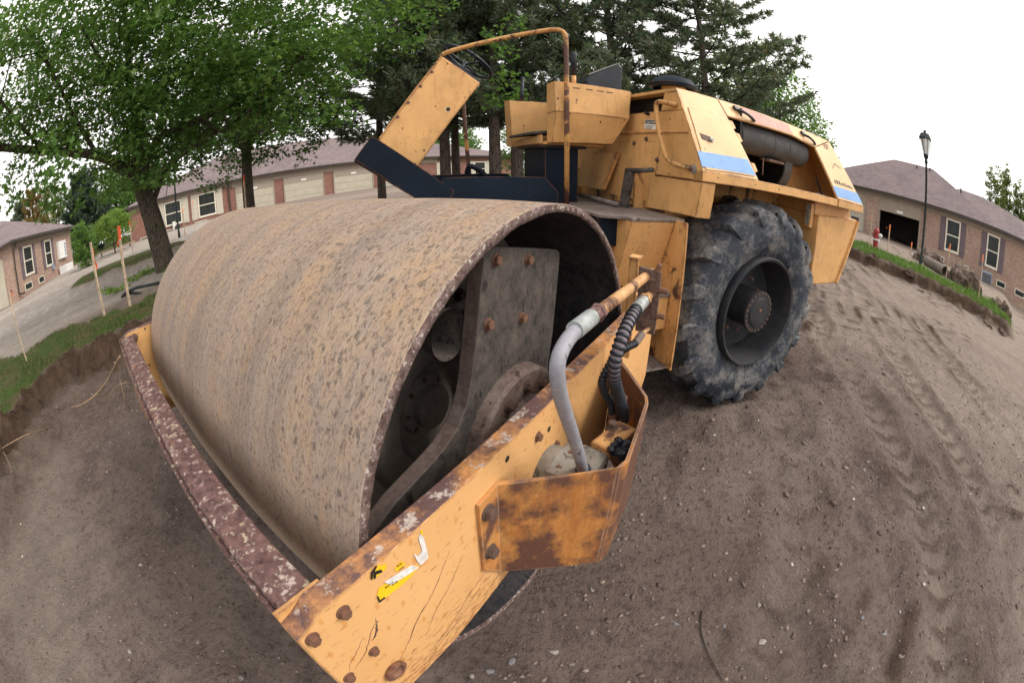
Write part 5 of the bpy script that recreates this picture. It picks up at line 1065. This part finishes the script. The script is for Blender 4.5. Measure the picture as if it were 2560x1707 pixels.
lamp_post(154.9, 15.9, 4.72, 'lamp_post', 'dark green lamp post with a hexagonal lantern on the right grass strip')
lamp_post(257.9, 21.5, 4.8, 'lamp_post', 'thin dark lamp post half hidden by the big maple on the left')
# hydrant
P = polar(161.85, 16.2); P[2] = gz(P[0], P[1])-.03; HY_ = empty('fire_hydrant', Matrix.Translation(P), 'red fire hydrant with white outlet cap on the grass strip', 'fire hydrant')
smooth_angle(MB().turn([(0, .13), (.04, .13), (.05, .105), (.34, .105)], (0, 0, 0), (0, 0, 1), 20).build('barrel', M['hydrant'], HY_), 30)
MB().turn([(.34, .15), (.37, .15), (.39, .14), (.39, .001)], (0, 0, 0), (0, 0, 1), 20).build('flange', M['white'], HY_)
smooth_angle(MB().turn([(.39, .115), (.60, .115), (.66, .125), (.70, .11), (.75, .07), (.77, .03), (.80, .03), (.80, .001)], (0, 0, 0), (0, 0, 1), 20).build('bonnet', M['hydrant'], HY_), 40)
a = rad(62); MB().turn([(.08, .065), (.16, .065), (.16, .08), (.21, .08), (.23, .03), (.26, .03), (.26, .001)], (0, 0, .53), (math.cos(a), math.sin(a), 0), 12).build('outlet_cap', M['white'], HY_)
MB().turn([(.08, .05), (.16, .05), (.16, .06), (.2, .06), (.2, .001)], (0, 0, .52), (-.9, -.3, 0), 12).build('side_outlet', M['hydrant'], HY_)

# survey stakes
def stake(px, d, top, label, w=.045, lean=(0, 0), ribbon='orange', cap=True, tie=.75):
    P = bearing(px[0], px[1], d); P[2] = gz(P[0], P[1]); o = empty('survey_stake', Matrix.Translation(P), label, 'stake', 'survey stakes')
    hgt = top; b0 = np.array([0, 0, -.15]); t0 = np.array([lean[0]*hgt, lean[1]*hgt, hgt]); r = np.array([AXW[0][0], AXW[0][1], 0]); r /= np.linalg.norm(r)
    u_ = (t0-b0)/np.linalg.norm(t0-b0); v_ = np.cross(u_, r)
    MB().obox((t0+b0)/2, (r, v_, u_), (w/2, w*.22, np.linalg.norm(t0-b0)/2)).build('shaft', M['stake'], o, bevel=.002)
    if cap: MB().obox(t0-u_*(.10), (r, v_, u_), (w/2+.002, w*.22+.002, .105)).build('painted_top', M[ribbon], o)
    if tie:
        p = t0-u_*.10; rr = random.Random(px[0]); A = [p-r*w*.55+v_*.03]
        for k in range(5): A.append(A[-1]+np.array([rr.uniform(-.03, .03), rr.uniform(-.03, .03), -tie*.2])-r*.02*(1-k*.3))
        W_ = [.03*(1+.3*math.sin(k*2)) for k in range(6)]
        V = []; 
        for q, ww in zip(A, W_): V += [q-r*ww*.6+v_*.01, q+r*ww*.6+v_*.02, q+r*ww*.6+v_*.023, q-r*ww*.6+v_*.013]
        MB().add(V, [(4*i+k, 4*i+(k+1) % 4, 4*i+4+(k+1) % 4, 4*i+4+k) for i in range(5) for k in range(4)]+[(3, 2, 1, 0), (20, 21, 22, 23)]).build('ribbon', M[ribbon], o)
    return o
stake((262, 790), 7.2, 1.16, 'taller weathered stake with a long orange ribbon on the left bank', .055, (.02, .03), cap=False, tie=.34)
stake((327, 775), 7.2, 1.26, 'leaning stake with a bright orange painted top beside the maple', .058, (-.02, .02), tie=.20)
stake((66, 897), 7.2, 1.15, 'thin stake with orange tip at the left edge of the bank', .036, (.04, .0), cap=False, tie=.10)
stake((334, 640), 21, 1.5, 'far stake with a flat orange crosspiece near the round shrub', .06, cap=True, tie=0)
stake((464, 600), 22, 1.35, 'pale stake beside the thin lamp post, orange at its top', .06, ribbon='orange_pale', tie=.15)
stake((490, 590), 24, 1.6, 'very thin wire stake with orange flag before the red brick wall', .025, ribbon='orange_pale', tie=.15)
stake((615, 520), 14.2, 1.9, 'tall stake with orange ribbon standing against the second tree trunk', .05, ribbon='orange', tie=.35)
stake((2171, 640), 15.6, 1.22, 'thin stake with a slanting orange flag left of the hydrant', .03, ribbon='orange_pale', tie=.16, cap=False)
stake((2217, 642), 15.6, 1.02, 'pale stake with an orange knot right of the hydrant', .05, ribbon='orange_pale', tie=.06)
stake((2274, 655), 19.5, .55, 'short stake painted all orange before the open garage', .06, ribbon='orange_pale', tie=0)
stake((2365, 695), 15.2, 1.15, 'pale stake with orange flag near the culvert pipe', .04, ribbon='orange_pale', tie=.12)
stake((2446, 748), 13.8, 1.25, 'leaning stake with orange tip at the end of the grass strip', .04, (-.06, -.02), ribbon='orange_pale', tie=.10)

# culvert pipe and heaps by the right house
cp = bearing(2335, 690, 16.6); cp[2] = gz(cp[0], cp[1])+.16; d_ = bearing(2385, 715, 15.4)-bearing(2315, 672, 17.2); d_[2] = -.08; d_ /= np.linalg.norm(d_)
tag(smooth_angle(MB().turn([(-.75, .19), (.75, .19), (.75, .16), (-.75, .16)], cp, d_, 24, True).build('culvert_pipe', M['concrete'], None), 30), 'length of brown culvert pipe lying on the grass by the lamp post', 'pipe')
def heap(px, d, rx, h, label, seed):
    P = bearing(px[0], px[1], d); P[2] = gz(P[0], P[1])-.12; b = bmesh.new(); bmesh.ops.create_icosphere(b, subdivisions=4, radius=1); 
    for v in b.verts:
        k = 1+.8*float(fbm(np.array([v.co.x*2.6+seed]), np.array([v.co.y*2.6+v.co.z*2]), 5, seed)[0]); v.co = Vector((v.co.x*rx*k, v.co.y*rx*.7*k, max(v.co.z, -.2)*h*k))
    me = bpy.data.meshes.new('dirt_heap'); b.to_mesh(me); b.free(); o = link('dirt_heap', me, M['heap'], smooth=True); o.location = P; return tag(o, label, 'dirt heap', 'heaps of spoil')
M['heap'] = plain('spoil', (.115, .082, .062), .95, .55, 7)
heap((2320, 655), 19.0, 1.0, .62, 'dirt heap behind the culvert pipe', 3); heap((2405, 712), 16.2, .9, .62, 'larger dirt heap between two stakes by the right house', 8); heap((2500, 765), 14.5, .55, .35, 'low dirt heap at the end of the grass strip', 15)
# sod lumps torn from the right bank
for k, (x, y, d, s) in enumerate(((2120, 660, 14.0, .35), (2175, 672, 13.6, .4), (2270, 700, 13.2, .35), (2300, 725, 12.6, .3), (2400, 760, 12.6, .32), (2470, 790, 12.3, .4), (2505, 800, 12.4, .45))):
    heap((x, y), d, s*.75, s*.42, ['crumbled sod lump under the hydrant', 'sod lump below the pale stake', 'sod lump below the lamp post', 'sod lump in front of the culvert pipe', 'grassy sod lump before the leaning stake', 'broken sod lump near the end of the bank', 'last overhanging sod lump of the right bank'][k], 20+k)
# black drain hose on the left bank
P = [bearing(x, y, d) for x, y, d in ((400, 718, 8.2), (375, 726, 8.1), (345, 736, 8.0), (322, 748, 7.9), (308, 752, 7.8), (311, 742, 7.9), (330, 728, 8.0), (350, 728, 8.0), (362, 738, 7.9))]
tag(MB().tube(bez([(p[0], p[1], gz(p[0], p[1])+.03+.10*math.sin(i*.5)) for i, p in enumerate(P)], 6), .028, 8).build('drain_hose', M['hose_ground'], None, smooth=True), 'black corrugated drain hose curled on the bank beside the maple', 'hose')
# low wooden rail with a bed of red flowers, far left
wr = empty('bench', Matrix.Translation(polar(267.3, 29, .95)), 'low wooden bench behind the orange topped stake', 'bench'); 
MB().obox((0, 0, .50), ((1, -.15, 0), (.15, 1, 0), (0, 0, 1)), (1.5, .2, .035)).build('seat', M['stake'], wr)
for k in (-1.1, 1.1): MB().box(k-.04, k+.04, -.15, .15, -.2, .465).build('leg', M['gutter'], wr)

# ------------------------------------------------------------------ trees
def leaf_mesh(C, size, seed, lobes=True, droop=.5):
    """C: leaf centres (n,3); three-lobed leaves, folded a little, each its own island"""
    r = np.random.default_rng(seed); n = len(C); s = size*(.6+.7*r.random(n))
    a = r.uniform(0, 6.283, n); tilt = r.normal(0, .55, n)-droop*.3; roll = r.normal(0, .6, n)
    fw = np.stack([np.cos(a)*np.cos(tilt), np.sin(a)*np.cos(tilt), np.sin(tilt)], 1); sd = np.stack([-np.sin(a), np.cos(a), np.zeros(n)], 1)
    up = np.cross(fw, sd); sd = sd*np.cos(roll)[:, None]+up*np.sin(roll)[:, None]; up = np.cross(fw, sd)
    L = np.array([[0, 0, 0], [.42, -.52, .06], [.52, -.16, .0], [1.0, 0, -.10], [.52, .16, .0], [.42, .52, .06]]) if lobes else np.array([[0, 0, 0], [.35, -.30, .05], [.7, -.2, .0], [1.0, 0, -.08], [.7, .2, .0], [.35, .30, .05]])
    V = C[:, None]+s[:, None, None]*(fw[:, None]*L[None, :, :1]+sd[:, None]*L[None, :, 1:2]+up[:, None]*L[None, :, 2:])
    F = (np.array([[0, 1, 2], [0, 2, 3], [0, 3, 4], [0, 4, 5]])[None]+(np.arange(n)*6)[:, None, None]).reshape(-1, 3); return V.reshape(-1, 3), F
def clusters(cent, per, rad_, seed, flat=.6):
    r = np.random.default_rng(seed); n = len(cent); q = r.normal(0, 1, (n, per, 3)); q /= np.linalg.norm(q, axis=2, keepdims=True)+1e-9; q *= (r.random((n, per, 1))**.5)
    rr = (np.asarray(rad_)*np.ones(n))[:, None, None]; q = q*rr; q[..., 2] *= flat; return (cent[:, None]+q).reshape(-1, 3)
def limb(b, pts, r0, r1, n=8): P = bez(pts, 5); b.tube(P, [r0+(r1-r0)*(i/(len(P)-1))**.8 for i in range(len(P))], n); return P

# -- the big maple on the left
TD = 10.0
base = bearing(425, 740, TD); base[2] = gz(base[0], base[1])-.1
T1 = empty('maple_tree', Matrix.Translation(base), 'big maple with spreading dark limbs on the left bank', 'tree')
def rel(px, d): return bearing(px[0], px[1], d)-base
tb = MB(); trunk_top = rel((352, 455), TD)
tp = limb(tb, [(0, 0, -.2), rel((412, 660), TD), rel((385, 560), TD), rel((362, 490), TD), trunk_top], .30, .20, 14)
LB = []
def lm(pts, r0, r1): LB.append(limb(tb, pts, r0, r1))
lm([rel((366, 500), TD), rel((335, 440), 9.9), rel((245, 390), 9.5), rel((110, 378), 9.0), rel((-40, 368), 8.4), rel((-160, 380), 8.0)], .15, .05)
lm([trunk_top, rel((362, 392), TD), rel((340, 300), 9.9), rel((322, 200), 9.9), rel((318, 90), 9.9), rel((300, -30), 9.9)], .17, .05)
lm([rel((360, 410), TD), rel((400, 345), 9.7), rel((498, 300), 9.3), rel((600, 250), 8.9), rel((720, 175), 8.4), rel((800, 110), 8.0)], .12, .03)
lm([rel((384, 500), TD), rel((420, 420), 9.8), rel((490, 365), 9.4), rel((640, 270), 8.7)], .085, .025)
lm([rel((340, 300), 9.9), rel((400, 230), 9.5), rel((478, 155), 9.1), rel((560, 60), 8.8)], .08, .03)
lm([rel((336, 440), 9.9), rel((330, 260), 9.6), rel((270, 180), 9.2), rel((200, 60), 8.8)], .07, .03)
lm([rel((245, 390), 9.5), rel((190, 300), 9.0), rel((130, 180), 8.4), rel((60, 60), 8.0)], .06, .025)
lm([rel((110, 378), 9.0), rel((40, 300), 8.2), rel((-20, 220), 7.6)], .05, .02)
lm([rel((498, 300), 9.3), rel((560, 330), 8.8), rel((640, 330), 8.3)], .04, .015)
rr = random.Random(3); tips = []
for P in LB:
    for k in range(4, len(P), 2):
        for _ in range(2):
            v = Vector((rr.gauss(0, 1), rr.gauss(0, 1), rr.gauss(.35, .7))).normalized()*rr.uniform(.7, 1.7); q = P[k]+np.array(v); m_ = (P[k]+q)/2+np.array([0, 0, .12]); tb.tube([P[k], m_, q], [.022, .014, .006], 5, False); tips += [m_, q]
tb.build('trunk', M['bark'], T1, smooth=True)
tips = np.array(tips)
r = np.random.default_rng(17); n = 1350
q = r.normal(0, 1, (n, 3)); q /= np.linalg.norm(q, axis=1, keepdims=True); q *= (r.random((n, 1))**.45)
ell = q*np.array([6.4, 5.4, 3.9])+np.array([-.6, .9, 6.6]); ell = ell[(ell[:, 2] > 2.9+.35*np.abs(ell[:, 0]-1)*0)]
CL = np.concatenate([tips, tips+r.normal(0, .5, tips.shape), ell])
# sprays hanging low towards the road
hang = np.array([rel((x, y), d) for x, y, d in ((130, 430, 6.2), (150, 470, 6.3), (165, 400, 6.2), (120, 360, 6.4), (60, 480, 8.5), (30, 500, 8.6), (10, 455, 8.4), (90, 440, 8.7), (800, 60, 6.0), (760, 110, 6.2), (690, 140, 6.3), (830, 90, 6.4), (840, 200, 7.0), (860, 270, 7.2), (790, 300, 7.4), (600, 40, 6.3), (500, 70, 6.4), (430, 90, 6.6), (560, 100, 6.8), (900, 30, 6.8), (980, 20, 7.0), (1060, 40, 7.4), (1120, 10, 7.5), (200, 520, 9.0), (150, 500, 8.8), (110, 520, 9.0), (880, 130, 7.0), (950, 90, 7.2), (1020, 100, 7.6), (1260, 130, 8.0), (1270, 190, 8.0), (1290, 230, 8.0), (1240, 250, 8.0), (1280, 60, 8.0), (1230, 90, 8.0))])
LV = np.concatenate([clusters(CL, 40, .55, 31, .5), clusters(hang, 46, .34, 32, .75)])
d_c = np.linalg.norm(LV+base-CW, axis=1); LV = LV[d_c > 4.2]; wv = LV+base-CW; azv = np.degrees(np.arctan2(wv[:, 1], wv[:, 0])) % 360; elv = np.degrees(np.arctan2(wv[:, 2], np.hypot(wv[:, 0], wv[:, 1]))); LV = LV[~((azv < 257) & (elv < 8.5)) & ~((azv > 257) & (azv < 276) & (elv < 5.5))]
V, F = leaf_mesh(LV, .125, 33); link('crown', mesh_np('crown', V, F), M['maple'], T1)

def round_tree(name, P, trunk_r, crown_c, crown_r, nclus, per, size, mat, label, seed, bark='bark', forks=3, crad=.42, spread=.4, cat='tree', group=None, lobes=True):
    P = np.array(P, float); o = empty(name, Matrix.Translation(P), label, cat, group); r = np.random.default_rng(seed); b = MB(); cc = np.array(crown_c, float); cr = np.array(crown_r, float)
    hh = cc[2]-cr[2]*.55; limb(b, [(0, 0, -.2), (.03, .02, hh*.5), (cc[0]*.3, cc[1]*.3, hh)], trunk_r, trunk_r*.72, 10)
    for k in range(forks+4):
        a = 2*math.pi*k/(forks+4)+r.random(); e = cc+cr*np.array([math.cos(a)*.7, math.sin(a)*.7, r.uniform(-.1, .75)]); s0 = np.array([cc[0]*.25, cc[1]*.25, hh*(.75+.25*r.random())]); limb(b, [s0, s0*.4+e*.6+np.array([0, 0, .2]), e], trunk_r*.42, trunk_r*.08, 6)
    b.build('trunk', M[bark], o, smooth=True)
    q = r.normal(0, 1, (nclus, 3)); q /= np.linalg.norm(q, axis=1, keepdims=True); q *= (r.random((nclus, 1))**.33); lump = 1+spread*np.sin(q[:, :1]*5+seed)*np.sin(q[:, 1:2]*5+1.3*seed)*.6
    C_ = q*lump*cr+cc; V, F = leaf_mesh(clusters(C_, per, crad, seed+1, .6), size, seed+2, lobes); link('crown', mesh_np('crown', V, F), M[mat], o); return o
def gp(az, d): p = polar(az, d); p[2] = gz(p[0], p[1]); return p
round_tree('maple_tree', gp(247.6, 15), .24, (0, 0, 4.6), (3.7, 3.6, 2.5), 520, 36, .15, 'maple_dark', 'dark round maple standing before the garage doors', 51, crad=.5)
tw = MB(); 
round_tree('maple_tree', gp(175.3, 19), .18, (0, 0, 3.9), (2.4, 2.4, 2.2), 190, 30, .17, 'maple_light', 'pale green maple showing behind the hood of the roller', 61, crad=.5)
round_tree('maple_tree', gp(180.5, 17.5), .2, (0, 0, 4.9), (2.6, 2.6, 2.6), 170, 30, .17, 'maple_light', 'light green maple mixed in behind the right pine boughs', 62, crad=.5)
round_tree('tree', gp(266.6, 44), .3, (0, 0, 4.0), (3.6, 3.6, 3.6), 330, 30, .30, 'maple', 'bright green tree right of the dark spruce far left', 71, crad=.8)
round_tree('tree', gp(262.0, 46), .3, (0, 0, 4.8), (3.2, 3.2, 3.9), 260, 30, .30, 'maple', 'green tree behind the left end of the red brick block', 74, crad=.8)
round_tree('tree', gp(223, 44), .3, (0, 0, 3.2), (6.0, 5, 3.6), 330, 28, .34, 'maple', 'green trees edge seen between the pine trunks', 72, crad=.9)
round_tree('shrub', gp(271.9, 25), .05, (0, 0, 1.25), (.85, .85, 1.25), 120, 30, .13, 'maple_light', 'upright leafy shrub by the corner of the left house', 81, crad=.28, cat='shrub')
round_tree('shrub', gp(267.4, 27), .06, (0, 0, 1.55), (1.6, 1.5, .95), 220, 34, .10, 'shrub', 'round yellow green shrub tree behind the bench', 82, crad=.28, cat='shrub')
round_tree('shrub', gp(209.4, 19.5), .06, (0, 0, 1.9), (1.5, 1.5, 1.9), 160, 30, .15, 'maple', 'green bush between the pine trunks and the seat pedestal', 83, crad=.35, cat='shrub')
for k, (az, d, h, w_) in enumerate(((144.2, 62, 13.5, 1.9), (142.4, 66, 14.5, 1.3), (140.2, 62, 13.5, 1.5), (138.2, 60, 13, 1.8))):
    round_tree('poplar_tree', gp(az, d), .25, (0, 0, h*.5), (w_, w_, h*.47), 190, 26, .34, 'poplar', ['leftmost of the poplars beyond the right house', 'second poplar from the left beyond the right house', 'third poplar from the left beyond the right house', 'rightmost poplar at the edge of the picture'][k], 90+k, crad=.55, group='poplars beyond the right house', lobes=False)
for k, (az, d, h, w_) in enumerate(((277.5, 66, 13, 1.6), (275.6, 70, 14, 1.5))):
    round_tree('poplar_tree', gp(az, d), .25, (0, 0, h*.5), (w_, w_, h*.47), 150, 24, .36, 'poplar', ['left poplar of two behind the browning conifer', 'right poplar of two behind the dark spruce'][k], 190+k, crad=.6, lobes=False)

# -- pines
def needles(C, D, size, seed):
    """tufts: each centre carries a star of thin needles round its direction"""
    r = np.random.default_rng(seed); n = len(C); k = 11; q = r.normal(0, 1, (n, k, 3)); q /= np.linalg.norm(q, axis=2, keepdims=True); d = D[:, None]*.75+q*.8; d /= np.linalg.norm(d, axis=2, keepdims=True)
    s = size*(.7+.5*r.random((n, k, 1))); c = C[:, None]+q*size*.12; sd = np.cross(d, r.normal(0, 1, (n, k, 3))); sd /= np.linalg.norm(sd, axis=2, keepdims=True)+1e-9
    w = .055*size*sd*2.2; V = np.stack([c-w, c+w, c+d*s], 2).reshape(-1, 3); return V, np.arange(len(V)).reshape(-1, 3)
def pine(P, h, tr, label, seed, z0=2.6, length=3.4, lean=(0, 0), mat='needle', name='pine_tree', tuft=.20, step=.44, taper=1.0, dens=1.0, aim=None, bark='bark_pine', up0=0.06):
    P = np.array(P, float); o = empty(name, Matrix.Translation(P), label, 'tree', 'pines behind the roller' if name == 'pine_tree' else None); r = random.Random(seed); tk = MB(); bb = MB(); C_ = []; D_ = []
    limb(tk, [(0, 0, -.2), (lean[0]*.5, lean[1]*.5, h*.5), (lean[0], lean[1], h)], tr, tr*.25, 12); tk.build('trunk', M[bark], o, smooth=True)
    z = z0
    while z < h-.3:
        f = (z-z0)/(h-z0); Lm = length*(1-f*taper)*r.uniform(.75, 1.15)+.3; a0 = r.random()*6.28; nb = r.choice((4, 5, 5, 6))
        for k in range(nb):
            a = a0+2*math.pi*k/nb+r.uniform(-.3, .3); L_ = Lm*r.uniform(.65, 1.1); el = r.uniform(-.18, .22)+up0+f*.5; d = np.array([math.cos(a)*math.cos(el), math.sin(a)*math.cos(el), math.sin(el)])
            s0 = np.array([lean[0]*z/h, lean[1]*z/h, z+r.uniform(-.15, .15)]); e = s0+d*L_+np.array([0, 0, .10*L_]); m_ = s0+d*L_*.5-np.array([0, 0, .06*L_]); pth = bez([s0, m_, e], 5); bb.tube(pth, [.034*(1-.8*i/(len(pth)-1))*(.6+.4*L_/3.4) for i in range(len(pth))], 5, False)
            side = np.cross(d, (0, 0, 1)); side /= np.linalg.norm(side)+1e-9; nt_ = int(L_*5.5*dens)
            for j in range(nt_):
                u_ = .30+.70*(j+r.random())/nt_; p = pth[min(len(pth)-1, int(u_*(len(pth)-1)))]; sg = 1 if j % 2 else -1; l2 = (.28+.55*(1-u_))*L_*.32*r.uniform(.6, 1.3); d2 = d*.75+side*sg*.75+np.array([0, 0, r.uniform(-.1, .45)]); d2 /= np.linalg.norm(d2); q = p+d2*l2
                bb.tube([p, q], [.010, .005], 3, False)
                for t_ in (.35, .6, .8, 1.0):
                    C_.append(p+(q-p)*t_+np.array([r.gauss(0, .03), r.gauss(0, .03), r.gauss(0, .03)])); D_.append(d2)
            C_.append(e); D_.append(d)
        z += step*r.uniform(.7, 1.3)
    bb.build('branches', M['twig'], o); C_ = np.array(C_); D_ = np.array(D_); V, F = needles(C_, D_, tuft, seed); link('needles', mesh_np('needles', V, F), M[mat], o); return o
pine(gp(214.3, 12.2), 11.5, .20, 'pine with the trunk directly left of the seat box', 201, 2.9, 3.6)
pine(gp(211.4, 12.9), 11.5, .21, 'pine with the trunk directly behind the seat box', 202, 3.0, 3.6)
pine(gp(220.9, 13.4), 12, .20, 'pine with the trunk behind the steering console', 203, 2.7, 3.6)
pine(gp(219.5, 15.5), 12, .18, 'thin pine close behind the console pine', 204, 3.0, 3.4)
pine(gp(198.5, 13.6), 11, .19, 'pine whose boughs rise behind the seat back', 205, 3.2, 4.2, taper=.8)
pine(gp(186.0, 14.2), 11.5, .19, 'rightmost pine, its boughs reaching out into the white sky', 206, 3.4, 4.4, taper=.75)
pine(gp(229.5, 17.0), 11, .19, 'pine standing left of the steering console behind the maple leaves', 207, 2.9, 3.3)
pine(gp(279.4, 46), 8.6, .25, 'browning conifer behind the left house', 211, .8, 2.6, name='conifer', mat='needle_brown', tuft=.42, step=.6, taper=.9, dens=.7)
pine(gp(281.6, 48), 7.8, .25, 'dull green conifer half hidden by the left house roof', 213, .8, 2.4, name='conifer', mat='needle', tuft=.42, step=.6, taper=.9, dens=.7)
pine(gp(271.6, 40), 7.2, .25, 'dark bluish spruce left of the bright green tree', 212, .3, 3.3, name='spruce_tree', mat='needle_blue', tuft=.38, step=.42, taper=.75, dens=.8)

# -- weeds sprouting on the gravel beside the maple
for k, (x, y, d, w_, lab) in enumerate(((355, 668, 10.6, .30, 'largest weed clump on the gravel beside the maple trunk'), (330, 680, 10.2, .22, 'weed clump on the gravel left of the maple'), (285, 705, 9.4, .24, 'weed sprouting behind the orange topped stake'), (262, 690, 10.0, .14, 'tiny weed between the two tall stakes'), (375, 672, 10.8, .2, 'weed sprouting close to the foot of the maple'))):
    P = bearing(x, y, d); P[2] = gz(P[0], P[1]); C_ = np.random.default_rng(300+k).normal(0, 1, (60, 3))*np.array([w_*.6, w_*.6, .03])+np.array([0, 0, .07]); C_[:, 2] = np.abs(C_[:, 2]); V, F = leaf_mesh(C_, .09, 310+k, False)
    o = empty('weed', Matrix.Translation(P), lab, 'weed', 'weeds on the gravel'); tag(link('foliage', mesh_np('foliage', V, F), M['shrub'], o), kind='stuff')
